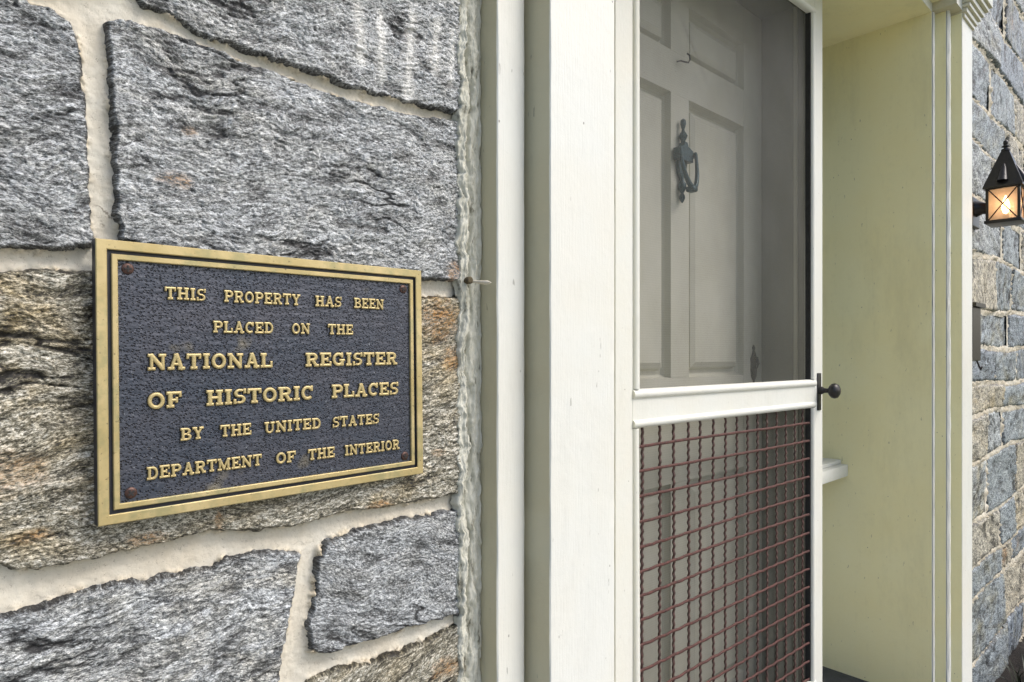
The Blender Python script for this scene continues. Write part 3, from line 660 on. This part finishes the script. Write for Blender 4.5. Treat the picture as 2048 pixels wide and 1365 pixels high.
# slab-serif letters, cast in relief.  strokes in a unit-high box
ST, TH, SH = 0.215, 0.165, 0.155
def B(x0, z0, x1, z1): return ('b', x0, z0, x1, z1)
def G(x0, z0, x1, z1, w_): return ('s', x0, z0, x1, z1, w_)
def A(cx_, cz_, rx, rz, w_, a0, a1): return ('a', cx_, cz_, rx, rz, w_, a0, a1)
def serif(x, z, hw=0.20):
    return B(x - hw, 0 if z == 0 else 1 - SH, x + hw, SH if z == 0 else 1)
def stem(x, s=True): return [B(x - ST / 2, 0, x + ST / 2, 1), serif(x, 0), serif(x, 1)]
GL = {
 'I': (0.44, stem(.22)),
 'T': (0.86, [B(.43 - ST / 2, 0, .43 + ST / 2, 1), serif(.43, 0), B(0, 1 - SH, .86, 1), B(0, .68, .13, 1), B(.73, .68, .86, 1)]),
 'H': (0.94, stem(.20) + stem(.74) + [B(.2, .43, .74, .58)]),
 'S': (0.74, [A(.37, .71, .24, .21, TH, 45, 270), A(.37, .29, .25, .215, TH, -135, 90), B(.60, .70, .74, 1.0), B(0, 0, .14, .30)]),
 'P': (0.84, stem(.20) + [B(.2, 1 - TH, .50, 1), B(.2, .40, .50, .40 + TH), A(.50, .70, .24, .22, ST * .95, -90, 90)]),
 'R': (0.92, stem(.20) + [B(.2, 1 - TH, .50, 1), B(.2, .42, .50, .42 + TH * .9), A(.50, .71, .23, .21, ST * .95, -90, 90), G(.48, .5, .72, .1, ST * .9), B(.60, 0, .92, SH)]),
 'O': (0.90, [A(.45, .50, .34, .405, ST * .95, 0, 360)]),
 'E': (0.82, stem(.20) + [B(.2, 0, .82, SH), B(.2, 1 - SH, .80, 1), B(.2, .43, .56, .57), B(.69, 0, .82, .34), B(.68, .68, .80, 1), B(.49, .34, .60, .66)]),
 'F': (0.80, stem(.20) + [B(.2, 1 - SH, .80, 1), B(.2, .40, .56, .54), B(.68, .66, .80, 1), B(.49, .31, .60, .64)]),
 'Y': (0.92, [B(.46 - ST / 2, 0, .46 + ST / 2, .5), serif(.46, 0), G(.18, .93, .46, .45, ST * .9), G(.74, .93, .46, .45, TH), B(0, 1 - SH, .38, 1), B(.56, 1 - SH, .92, 1)]),
 'A': (0.98, [G(.20, .06, .47, .95, TH * .9), G(.78, .06, .51, .95, ST), B(.30, .28, .70, .41), B(0, 0, .36, SH), B(.60, 0, .98, SH), B(.36, .86, .60, 1)]),
 'B': (0.86, stem(.20) + [B(.2, 1 - SH, .50, 1), B(.2, .44, .52, .57), B(.2, 0, .52, SH), A(.50, .745, .21, .175, ST * .85, -90, 90), A(.52, .27, .24, .19, ST * .85, -90, 90)]),
 'N': (1.00, [B(.12, 0, .27, 1), B(.75, 0, .90, 1), G(.20, .92, .80, .10, ST), B(0, 1 - SH, .30, 1), B(0, 0, .40, SH), B(.60, 1 - SH, 1.0, 1)]),
 'L': (0.80, stem(.20) + [B(.2, 0, .80, SH), B(.66, 0, .80, .42)]),
 'C': (0.84, [A(.44, .50, .33, .405, ST * .95, 42, 318), B(.66, .64, .80, 1.0)]),
 'D': (0.90, [B(.10, 0, .30, 1), B(0, 0, .46, SH), B(0, 1 - SH, .46, 1), A(.44, .50, .33, .415, ST * .95, -90, 90)]),
 'G': (0.92, [A(.44, .50, .33, .405, ST * .95, 42, 330), B(.66, .64, .79, 1.0), B(.52, .36, .92, .50), B(.64, .02, .82, .45)]),
 'U': (0.94, [B(.12, .3, .31, 1), B(.68, .3, .82, 1), B(0, 1 - SH, .42, 1), B(.55, 1 - SH, .94, 1), A(.465, .33, .25, .25, ST * .8, 180, 360)]),
 'M': (1.16, [B(.12, 0, .26, 1), B(.86, 0, 1.06, 1), G(.22, .94, .57, .15, ST * .9), G(.92, .94, .57, .15, TH * .85), B(0, 0, .36, SH), B(.76, 0, 1.16, SH), B(0, 1 - SH, .30, 1), B(.86, 1 - SH, 1.16, 1)]),
}
def glyph_sdf(ch, X, Z):
    d = np.full(X.shape, 9.0)
    for s in GL[ch][1]:
        if s[0] == 'b':
            hx, hz = (s[3] - s[1]) / 2, (s[4] - s[2]) / 2; qx = np.abs(X - (s[1] + s[3]) / 2) - hx; qz = np.abs(Z - (s[2] + s[4]) / 2) - hz
            dd = np.hypot(np.maximum(qx, 0), np.maximum(qz, 0)) + np.minimum(np.maximum(qx, qz), 0)
        elif s[0] == 's':
            ex_, ez_ = s[3] - s[1], s[4] - s[2]; t = np.clip(((X - s[1]) * ex_ + (Z - s[2]) * ez_) / (ex_ ** 2 + ez_ ** 2), 0, 1)
            dd = np.hypot(X - s[1] - ex_ * t, Z - s[2] - ez_ * t) - s[5] / 2
        else:
            _, cx_, cz_, rx, rz_, w_, a0, a1 = s
            nx, nz_ = (X - cx_) / rx, (Z - cz_) / rz_; r = np.hypot(nx, nz_); wloc = w_ * (0.78 + 0.22 * np.abs(nx) / np.maximum(r, 1e-3))
            dd = np.abs(r - 1) * (rx + rz_) / 2 - wloc / 2
            if a1 - a0 < 360:
                an = np.degrees(np.arctan2(nz_, nx)); an = np.where(an < a0, an + 360, an); an = np.where(an < a0, an + 360, an); an = np.where(an > a0 + 360, an - 360, an)
                dd = np.where((an >= a0) & (an <= a1), dd, 9.0)
        d = np.minimum(d, dd)
    return d
cache = {}
def glyph_mesh(ch, H, relief):
    key = (ch, H)
    if key in cache: return cache[key]
    wd = GL[ch][0]; st = 0.024
    X, Z = np.meshgrid(np.arange(-.06, wd + .06, st), np.arange(-.06, 1.06, st), indexing='ij')
    d = glyph_sdf(ch, X, Z)
    d = d - .026
    h = relief * sstep(.045, -.03, d) + sstep(-.02, -.10, d) * relief * .12
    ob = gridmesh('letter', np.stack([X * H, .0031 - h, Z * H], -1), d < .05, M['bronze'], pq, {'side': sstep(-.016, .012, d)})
    me = ob.data; bpy.data.objects.remove(ob); cache[key] = me; return me
LINES = [  # (word, left, right) in mm along the plaque, baseline, letter height
 (177.6, 10.2, [('THIS', 49, 81), ('PROPERTY', 96.5, 166.6), ('HAS', 182, 209.8), ('BEEN', 224, 258.7)]),
 (150.6, 10.0, [('PLACED', 87, 140.3), ('ON', 158, 176), ('THE', 195, 222.3)]),
 (119.6, 12.9, [('NATIONAL', 36, 138.9), ('REGISTER', 171.5, 274.6)]),
 (88.0, 13.0, [('OF', 35.5, 60.9), ('HISTORIC', 81, 178.9), ('PLACES', 198.5, 275.7)]),
 (60.2, 10.2, [('BY', 60, 78.3), ('THE', 92, 118.9), ('UNITED', 131, 186.4), ('STATES', 199, 251.6)]),
 (31.0, 10.2, [('DEPARTMENT', 34.5, 128.1), ('OF', 141.5, 160.4), ('THE', 173, 200.6), ('INTERIOR', 212, 276.4)]),
]
for base, H, words in LINES:
    for wd, xa, xb in words:
        tot = sum(GL[c][0] for c in wd); n = len(wd)
        gap = 0.10; k = (xb - xa) / (tot * H + gap * H * (n - 1))      # width factor of the word
        x = xa
        for c in wd:
            dz = (xa - 35) / 240 * (-1.6 if base < 65 else 0.0)
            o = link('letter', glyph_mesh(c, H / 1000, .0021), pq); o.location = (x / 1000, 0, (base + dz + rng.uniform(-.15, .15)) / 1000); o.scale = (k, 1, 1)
            x += (GL[c][0] + gap) * H * k

# ------------------------------------------------------------------ panelled front door
fd = thing('front_door', 'grey-white panelled front door with a dark knocker, standing behind the screen door', 'door', (1.5, 0.985, ZFL + .01))
zb, zt = ZFL + .009, ZC + 1.046
DX0, DX1 = 1.0405, 1.9595; YD = 0.965
cols = [(1.157, 1.458), (1.544, 1.845)]
rows = [(ZC - .955, ZC - .34), (ZC - .063, ZC + .685), (ZC + .795, ZC + .935)]
dm = M['doorpaint']
MB().box(DX0, cols[0][0], YD, YD + .04, zb, zt, .001).done('stile', dm, fd)
MB().box(cols[1][1], DX1, YD, YD + .04, zb, zt, .001).done('stile', dm, fd)
zr = [(zb, rows[0][0]), (rows[0][1], rows[1][0]), (rows[1][1], rows[2][0]), (rows[2][1], zt)]
for a_, b_ in zr: MB().box(cols[0][0] + .0005, cols[1][1] - .0005, YD + .0004, YD + .0396, a_, b_).done('rail', dm, fd)
for a_, b_ in rows: MB().box(cols[0][1], cols[1][0], YD + .0002, YD + .0398, a_ + .0005, b_ - .0005).done('mullion', dm, fd)
for (xa, xb) in cols:
    for (za, zb_) in rows:
        b = MB(); bm = b.bm; L = []
        for ins, y in ((0, YD + .003), (.003, YD + .018), (.009, YD + .027), (.018, YD + .028), (.022, YD + .025), (.025, YD + .012), (.040, YD + .005)):
            L.append([bm.verts.new(c) for c in ((xa + ins, y, za + ins), (xb - ins, y, za + ins), (xb - ins, y, zb_ - ins), (xa + ins, y, zb_ - ins))])
        for i in range(len(L) - 1):
            for k in range(4): bm.faces.new((L[i][k], L[i][(k + 1) % 4], L[i + 1][(k + 1) % 4], L[i + 1][k]))
        bm.faces.new(L[-1]); b.done('panel', dm, fd)
# hook, latch
MB().tube([(1.487, YD + .002, ZC + .772), (1.487, YD - .012, ZC + .770), (1.492, YD - .02, ZC + .766), (1.503, YD - .024, ZC + .766), (1.511, YD - .024, ZC + .776), (1.508, YD - .024, ZC + .787), (1.500, YD - .022, ZC + .790)], .0022, 8).done('hook', M['iron'], fd, 60)
lat = MB().lathe([(.002, -.075), (.010, -.066), (.006, -.054), (.016, -.040), (.020, -.020), (.018, 0), (.020, .016), (.012, .030), (.006, .040), (.009, .048), (.002, .058)], (1.905, YD - .002, ZC - .03), 'Z', 16, 1.0)
for v in lat.bm.verts: v.co.y = YD - .001 + (v.co.y - YD) * 0.22
lat.tube([(1.905, YD, ZC - .01), (1.905, YD - .012, ZC - .012), (1.905, YD - .016, ZC - .03), (1.905, YD - .010, ZC - .045)], [.004, .004, .004, .003], 8)
lat.done('latch', M['black'], fd, 50)
# knocker: turned finial, bar, swinging loop, strike
kn = MB(); KX = 1.497
prof = [(.0015, .632), (.0065, .628), (.0078, .618), (.0055, .609), (.0035, .604), (.0050, .598), (.0090, .592), (.0120, .586), (.0095, .580), (.0060, .574), (.0055, .566)]
kn.lathe([(r, ZC + z - .012) for r, z in prof], (KX, YD - .012, 0), 'Z', 16)
kn.prism([(KX - .006, ZC + .556), (KX + .006, ZC + .556), (KX + .010, ZC + .546), (KX + .033, ZC + .538), (KX + .033, ZC + .508), (KX - .033, ZC + .508), (KX - .033, ZC + .538), (KX - .010, ZC + .546)], YD - .022, YD - .004, 'Y')
kn.prism([(KX - .020, ZC + .507), (KX + .020, ZC + .507), (KX + .014, ZC + .475), (KX, ZC + .458), (KX - .014, ZC + .475)], YD - .012, YD - .001, 'Y')
kn.lathe([(.004, ZC + .468), (.006, ZC + .455), (.011, ZC + .449), (.011, ZC + .436), (.006, ZC + .428), (.004, ZC + .424), (.0075, ZC + .416), (.008, ZC + .410), (.004, ZC + .402), (.001, ZC + .398)], (KX, YD - .009, 0), 'Z', 16)
ko = kn.done('knocker', M['verdigris'], fd, 40)
kr = MB(); pts = []
for i in range(25):
    a = math.pi * (i / 24); pts.append((KX - .036 * math.cos(a) * (1 - .18 * math.sin(a) ** 3), YD - .028 - .014 * math.sin(a), ZC + .530 - .098 * math.sin(a) ** 0.8))
kr.tube(pts, [.0042 + .0028 * math.sin(math.pi * i / 24) for i in range(25)], 10)
kr.box(KX - .012, KX + .012, YD - .050, YD - .026, ZC + .422, ZC + .436, .003)
kr.done('knocker_ring', M['verdigris'], ko, 50)
MB().box(KX - .040, KX - .034, YD - .030, YD - .012, ZC + .520, ZC + .536, .002).box(KX + .034, KX + .040, YD - .030, YD - .012, ZC + .520, ZC + .536, .002).done('pivot', M['verdigris'], ko)
at(fd, (1.5, 0.985, ZFL + .01))

# ------------------------------------------------------------------ sidelights beside the front door
def sidelight(xa, xb, label):
    t = thing('sidelight', label, 'window', ((xa + xb) / 2, 0.98, ZFL))
    zs = ZC - .40
    fr = MB(); fr.box(xa, xa + .035, .95, 1.015, zs, ZCEIL - .003).box(xb - .035, xb, .95, 1.015, zs, ZCEIL - .003)
    fr.box(xa + .0352, xb - .0352, .951, 1.014, ZC + 1.02, ZCEIL - .003); fr.done('frame', M['white'], t)
    for k in range(1, 4): MB().box(xa + .0352, xb - .0352, .955, .975, zs + k * .355 - .008, zs + k * .355 + .008).done('glazing_bar', M['white'], t)
    for k in range(4): MB().box(xa + .0355, xb - .0355, .963, .967, zs + k * .355 + .0085, zs + (k + 1) * .355 - .0085).done('pane', M['glass'], t)
    MB().box(xa, xb, .952, 1.015, ZFL, zs - .02).done('panel', M['white'], t)
    MB().box(xa, xb - .0005, .846, .9495, ZC - .416, ZC - .376, .003, 2).box(xa, xb - .001, .868, .9495, ZC - .3755, ZC - .362, .002, 2).done('ledge', M['white'], t, 40)
    at(t, ((xa + xb) / 2, 0.98, ZFL)); return t
sidelight(1.9975, 2.3395, 'narrow sidelight with a white ledge jutting out right of the screen door edge')
sidelight(0.7005, 1.0025, 'narrow sidelight between the front door and the left pilaster')

# ------------------------------------------------------------------ screen door
ang = math.atan2(-.038, .92); LW = 0.9208
sdr = thing('screen_door', 'white framed screen door, slightly ajar, with grey mesh above and a rust-red grille below', 'screen door', (1.04, .818, ZFL + .006), (0, 0, ang))
ox = ZC - (ZFL + .006)                      # local z of eye level
def z(v): return ox + v
wht = M['white']
MB().box(0, .0545, 0, .030, .004, z(1.058), .0015, 2).done('stile', wht, sdr)
MB().box(.8715, LW, 0, .030, .004, z(1.058), .0015, 2).done('stile', wht, sdr)
MB().box(.0550, .8710, .0004, .0296, z(.995), z(1.0575)).done('rail', wht, sdr)
MB().box(.0550, .8710, .0004, .0296, z(-.138), z(-.092)).done('rail', wht, sdr)
MB().box(.0550, .8710, .0004, .0296, .0045, z(-.952)).done('rail', wht, sdr)
def bead_v(x, side, z0, z1, kk):
    b = MB(); x += side * .0013; x0, x1 = (x, x + side * (.0195 if side > 0 else .0185))
    prof = [(x0, .004), (x0 + side * .0015, -.002), (x0 + side * .006, -.0052), (x0 + side * .012, -.0055), (x0 + side * .0175, -.0028), (x1, .003), (x1, .012), (x0, .012)]
    b.prism(prof, z0, z1); 
    if kk:
        for v in b.bm.verts: v.co.x += 0.0035 * math.sin(v.co.z * 5 + 1)
    return b.done('moulding', wht, sdr, 60)
def bead_h(za, zb_, x0, x1):
    b = MB(); s = 1 if zb_ > za else -1; L_ = abs(zb_ - za)
    prof = [(.004, za), (-.003, za + s * L_ * .08), (-.0062, za + s * L_ * .32), (-.0062, za + s * L_ * .62), (-.003, za + s * L_ * .88), (.003, zb_), (.012, zb_), (.012, za)]
    return b.prism(prof, x0, x1, 'X').done('moulding', wht, sdr, 60)
for zlo, zhi, kk in ((z(-.0735), z(.975), 0), (z(-.935), z(-.1555), 1)):
    bead_v(.0545, 1, zlo, zhi, kk); bead_v(.8715, -1, zlo, zhi, 0)
bead_h(z(-.0935), z(-.074), .0545, .8715); bead_h(z(.995), z(.9755), .0545, .8715)
bead_h(z(-.137), z(-.155), .0545, .8715); bead_h(z(-.953), z(-.9355), .0545, .8715)
def screen(z0, z1, yl, name):
    nx, nz = 90, 110
    X, Z = np.meshgrid(np.linspace(.058, .868, nx), np.linspace(z0, z1, nz), indexing='ij')
    e = np.minimum(np.minimum(X - .058, .868 - X), np.minimum(Z - z0, z1 - Z)); e = sstep(0, .05, e)
    y = yl + e * fbm(X * 4, Z * 3, 33, 3) * .006
    r = ((X - .28) * .75 + (Z - (z(.70))) * .66); s = ((X - .28) * -.66 + (Z - z(.70)) * .75)
    y = y - e * 0.004 * np.exp(-(r / .008) ** 2) * np.exp(-(s / .07) ** 2) * (z1 > z(0))
    return gridmesh(name, np.stack([X, y, Z], -1), np.ones_like(X, bool), M['screen'], sdr)
screen(z(-.076), z(.992), .013, 'screen_mesh'); screen(z(-.950), z(-.140), .0165, 'screen_mesh')
# rust red grille: flat straight bars in front, crimped bars woven behind
bars_x = [0.0972, 0.1578, 0.2084, 0.2655, 0.3118, 0.3656, 0.4184, 0.4701, 0.5215, 0.5711, 0.6187, 0.6695, 0.7193, 0.7711, 0.817]
hme = None
for k in range(15):
    zz = z(-.1958 - k * .0524)
    n = 60; vs = []; fs = []
    for i in range(n + 1):
        x = .060 + i / n * (.866 - .060); dy = 0.0012 * math.cos((x - .0972) / .0517 * 2 * math.pi); dz = rng.uniform(-.0004, .0004)
        for (yy, hh) in ((-.0010, -.0033), (-.0022, -.0018), (-.0022, .0018), (-.0010, .0033), (.0008, .0030), (.0008, -.0030)): vs.append((x, .0060 + yy + dy, zz + hh + dz + .0015 * math.sin(x * 6 + k)))
    for i in range(n):
        for j in range(6): fs.append((i * 6 + j, i * 6 + (j + 1) % 6, (i + 1) * 6 + (j + 1) % 6, (i + 1) * 6 + j))
    meshobj('grille_bar', vs, fs, M['rustpaint'], sdr, True)
for bi, bx in enumerate(bars_x):
    n = 380; z0_, z1_ = z(-.952), z(-.140); vs = []; fs = []; ph = rng.uniform(0, .6)
    for i in range(n + 1):
        zz = z0_ + (z1_ - z0_) * i / n; q = (zz - z(-.1958)) / .0524 * 3 * 2 * math.pi + ph
        yy = .0098 + .0012 * math.sin(q) ; xj = bx + .0005 * math.sin(q * .97 + 1.2) + .001 * math.sin(zz * 9 + bi)
        for (xx_, y_) in ((-.0032, -.0014), (.0032, -.0014), (.0032, .0014), (-.0032, .0014)): vs.append((xj + xx_, yy + y_, zz))
    for i in range(n):
        for j in range(4): fs.append((i * 4 + j, i * 4 + (j + 1) % 4, (i + 1) * 4 + (j + 1) % 4, (i + 1) * 4 + j))
    meshobj('grille_bar', vs, fs, M['rust_shade'], sdr, True)
for za, zb_ in ((z(-.073), z(.975)), (z(-.935), z(-.156))): MB().box(.8470, .8515, .002, .0165, za, zb_).done('gap_shade_strip', M['dark'], sdr)  # dark strips added as the shade in the gap beside the right moulding
# latch plate and knob
KZ = z(-.106)
lpz = MB().box(.884, .9065, -.0032, -.0002, KZ - .058, KZ + .050, .0014, 2).done('latch_plate', M['iron'], sdr, 40)
kb = MB().lathe([(.011, -.003), (.011, -.010), (.0075, -.014), (.0062, -.024), (.008, -.029), (.015, -.032), (.0205, -.038), (.022, -.045), (.0195, -.052), (.012, -.057), (.002, -.059)], (.8975, 0, KZ), 'Y', 28)
kb.done('knob', M['iron'], sdr, 70)

# ------------------------------------------------------------------ wall lantern, lit
LX0, LX1 = 2.768, 2.866; LY0, LY1 = .449, .547
la = thing('wall_lantern', 'lit black metal lantern with crossed wires over its glass on the right-hand stone wall', 'lantern', (2.817, .6, ZC + .50))
lz0, lz1 = P(1967, 447, .547 )[1], 0
def zl(px, py, Xv):                     # height of a photographed point standing at X
    d = FW + (px - 1024) / FPX * RT; t = Xv / d[0]; return ZC + (708 - py) / FPX * t
zb0 = zl(1970, 449, LX0); zb1 = zl(1970, 377, LX0); zap = zl(2006, 302, 2.817); ztop = zl(2010, 283, 2.817)
mx, my = (LX0 + LX1) / 2, (LY0 + LY1) / 2
b = MB(); pw_ = .0085
for X_, Y_ in ((LX0, LY0), (LX1 - pw_, LY0), (LX0, LY1 - pw_), (LX1 - pw_, LY1 - pw_)): b.box(X_, X_ + pw_, Y_, Y_ + pw_, zb0 + .0125, zb1 - .0085, .001)
b.box(LX0 - .004, LX1 + .004, LY0 - .004, LY1 + .004, zb0, zb0 + .012, .004, 3)
b.box(LX0 - .001, LX1 + .001, LY0 - .001, LY0 + pw_, zb1 - .008, zb1, .001); b.box(LX0 - .001, LX1 + .001, LY1 - pw_, LY1 + .001, zb1 - .008, zb1, .001)
b.box(LX0 - .0012, LX0 + pw_, LY0 + pw_ + .0002, LY1 - pw_ - .0002, zb1 - .008, zb1, .001); b.box(LX1 - pw_, LX1 + .0012, LY0 + pw_ + .0002, LY1 - pw_ - .0002, zb1 - .008, zb1, .001)
b.done('frame', M['black'], la, 40)
r = MB(); ov = .007; ze = zb1 - .004
base = [(LX0 - ov, LY0 - ov), (LX1 + ov, LY0 - ov), (LX1 + ov, LY1 + ov), (LX0 - ov, LY1 + ov)]; tp = .010
lo_ = [r.bm.verts.new((x_, y_, ze)) for x_, y_ in base]; l2 = [r.bm.verts.new((x_, y_, ze + .006)) for x_, y_ in base]
hi_ = [r.bm.verts.new((mx + sx * tp, my + sy * tp, zap)) for sx, sy in ((-1, -1), (1, -1), (1, 1), (-1, 1))]
for i in range(4):
    j = (i + 1) % 4; r.bm.faces.new((lo_[i], lo_[j], l2[j], l2[i])); r.bm.faces.new((l2[i], l2[j], hi_[j], hi_[i]))
r.bm.faces.new(lo_[::-1]); r.bm.faces.new(hi_)
r.done('roof', M['black'], la)
MB().lathe([(.014, zap - .002), (.013, zap + .004), (.006, zap + .006), (.006, zap + .010), (.011, zap + .012), (.011, zap + .015), (.006, zap + .019), (.008, zap + .026), (.007, ztop), (.002, ztop + .004)], (mx, my, 0), 'Z', 16).done('finial', M['black'], la, 50)
for (vx, vy, ax) in ((-1, 0, 0), (0, -1, 1), (1, 0, 0)):       # little hooded vents on the roof slopes
    v = MB(); zv0, zv1 = ze + .022, ze + .085; n = 9
    def rad(zz): return (LX1 - mx + ov) + (tp - (LX1 - mx + ov)) * (zz - ze - .006) / (zap - ze - .006)
    rows_ = []
    for zz, rr, out in ((zv0, .0165, .020), (zv0 + .02, .0135, .013), (zv1 - .016, .009, .006), (zv1, .003, .001)):
        base_r = rad(zz); ring = []
        for k in range(n):
            a = math.pi * k / (n - 1); tx = rr * math.cos(a); dn = base_r - .004 + (out + .004) * math.sin(a) ** .8
            ring.append(v.bm.verts.new((mx + (vx * dn if vx else tx), my + (vy * dn if vy else tx), zz)))
        rows_.append(ring)
    for i in range(3):
        for k in range(n - 1): v.bm.faces.new((rows_[i][k], rows_[i][k + 1], rows_[i + 1][k + 1], rows_[i + 1][k]))
    v.done('vent', M['black'], la, 60)
gz0, gz1 = zb0 + .0125, zb1 - .0085
def pane(x0, x1, y0, y1):
    p_ = MB().box(x0, x1, y0, y1, gz0, gz1).done('pane', M['lampglass'], la)
    w_ = MB(); 
    if x1 - x0 < .005:
        xo = x0 - .0016 if x0 < mx else x1 + .0016
        w_.tube([(xo, y0, gz0), (xo, y1, gz1)], .0021, 6); w_.tube([(xo, y1, gz0), (xo, y0, gz1)], .0021, 6)
    else:
        yo = y0 - .0016 if y0 < my else y1 + .0016
        w_.tube([(x0, yo, gz0), (x1, yo, gz1)], .0021, 6); w_.tube([(x1, yo, gz0), (x0, yo, gz1)], .0021, 6)
    w_.done('wire', M['black'], la)
e_ = pw_ + .0002
pane(LX0 + .003, LX0 + .005, LY0 + e_, LY1 - e_); pane(LX1 - .005, LX1 - .003, LY0 + e_, LY1 - e_)
pane(LX0 + e_, LX1 - e_, LY0 + .003, LY0 + .005); pane(LX0 + e_, LX1 - e_, LY1 - .005, LY1 - .003)
zc_ = (gz0 + gz1) / 2
MB().lathe([(.002, zc_ - .030), (.008, zc_ - .024), (.0125, zc_ - .008), (.011, zc_ + .008), (.005, zc_ + .026), (.001, zc_ + .036)], (mx, my, 0), 'Z', 16).done('bulb', M['bulb'], la, 80)
MB().lathe([(.010, gz0 - .001), (.010, zc_ - .032), (.008, zc_ - .030)], (mx, my, 0), 'Z', 16).done('socket', M['iron'], la, 50)
bp = zl(1955, 425, 2.817)
MB().box(2.765, 2.869, .584, .598, bp - .055, bp + .052, .004, 2).done('backplate', M['black'], la)
MB().tube([(mx, .586, bp + .012), (mx, .573, bp + .012), (mx, .560, bp + .010), (mx, .5485, bp + .006)], [.030, .026, .020, .018], 14).done('arm', M['black'], la, 60)
at(la, (2.817, .6, ZC + .50))

# ------------------------------------------------------------------ dark mailbox half hidden behind the casing
def zw(px, py, Y=.57): return P(px, py, Y)[1]
mb = thing('mailbox', 'narrow dark metal mailbox peeping out from behind the right casing below the lantern', 'mailbox', (2.62, .598, zw(1950, 700)))
m0, m1 = zw(1948, 722), zw(1948, 618)
MB().box(2.584, 2.694, .545, .598, m0, m1, .003, 2).done('body', M['iron'], mb)
MB().prism([(2.582, m1 + .0008), (2.716, m1 + .0008), (2.716, m1 + .014), (2.582, m1 + .014)], .535, .600, 'Y').done('lid', M['iron'], mb)
MB().tube([(2.692, .556, m0 + .001), (2.700, .552, m0 - .016), (2.694, .545, m0 - .030), (2.684, .540, m0 - .020)], .003, 8).done('newspaper_hook', M['iron'], mb, 60)
at(mb, (2.62, .598, zw(1950, 700)))

# dark strappy plant at the foot of the right wall
pl = thing('plant', 'dark strappy plant at the foot of the right-hand stone wall, in the bottom corner', 'plant', (3.35, 0.47, 0.01))
for k in range(110):
    a = rng.uniform(0, 2 * math.pi); L_ = rng.uniform(.10, .24); lean = rng.uniform(.3, 1.1); bx_, by_ = rng.uniform(-.32, .32), rng.uniform(-.10, .06)
    vs = []; fs = []; n = 6; wd = rng.uniform(.003, .006)
    for i in range(n + 1):
        t = i / n; rr = L_ * lean * t ** 1.4; hh = L_ * (t - .55 * lean * t * t); ww = wd * (1 - t) ** .5 + .0003
        px_, py_ = bx_ + rr * math.cos(a), by_ + rr * math.sin(a) * .5
        vs += [(px_ - ww * math.sin(a), py_ + ww * math.cos(a), hh), (px_, py_, hh - ww * .5), (px_ + ww * math.sin(a), py_ - ww * math.cos(a), hh)]
    for i in range(n):
        for j in range(2): fs.append((i * 3 + j, i * 3 + j + 1, i * 3 + j + 4, i * 3 + j + 3))
    meshobj('leaf', vs, fs, M['leaf'], pl, True)
bpy.context.view_layer.update()
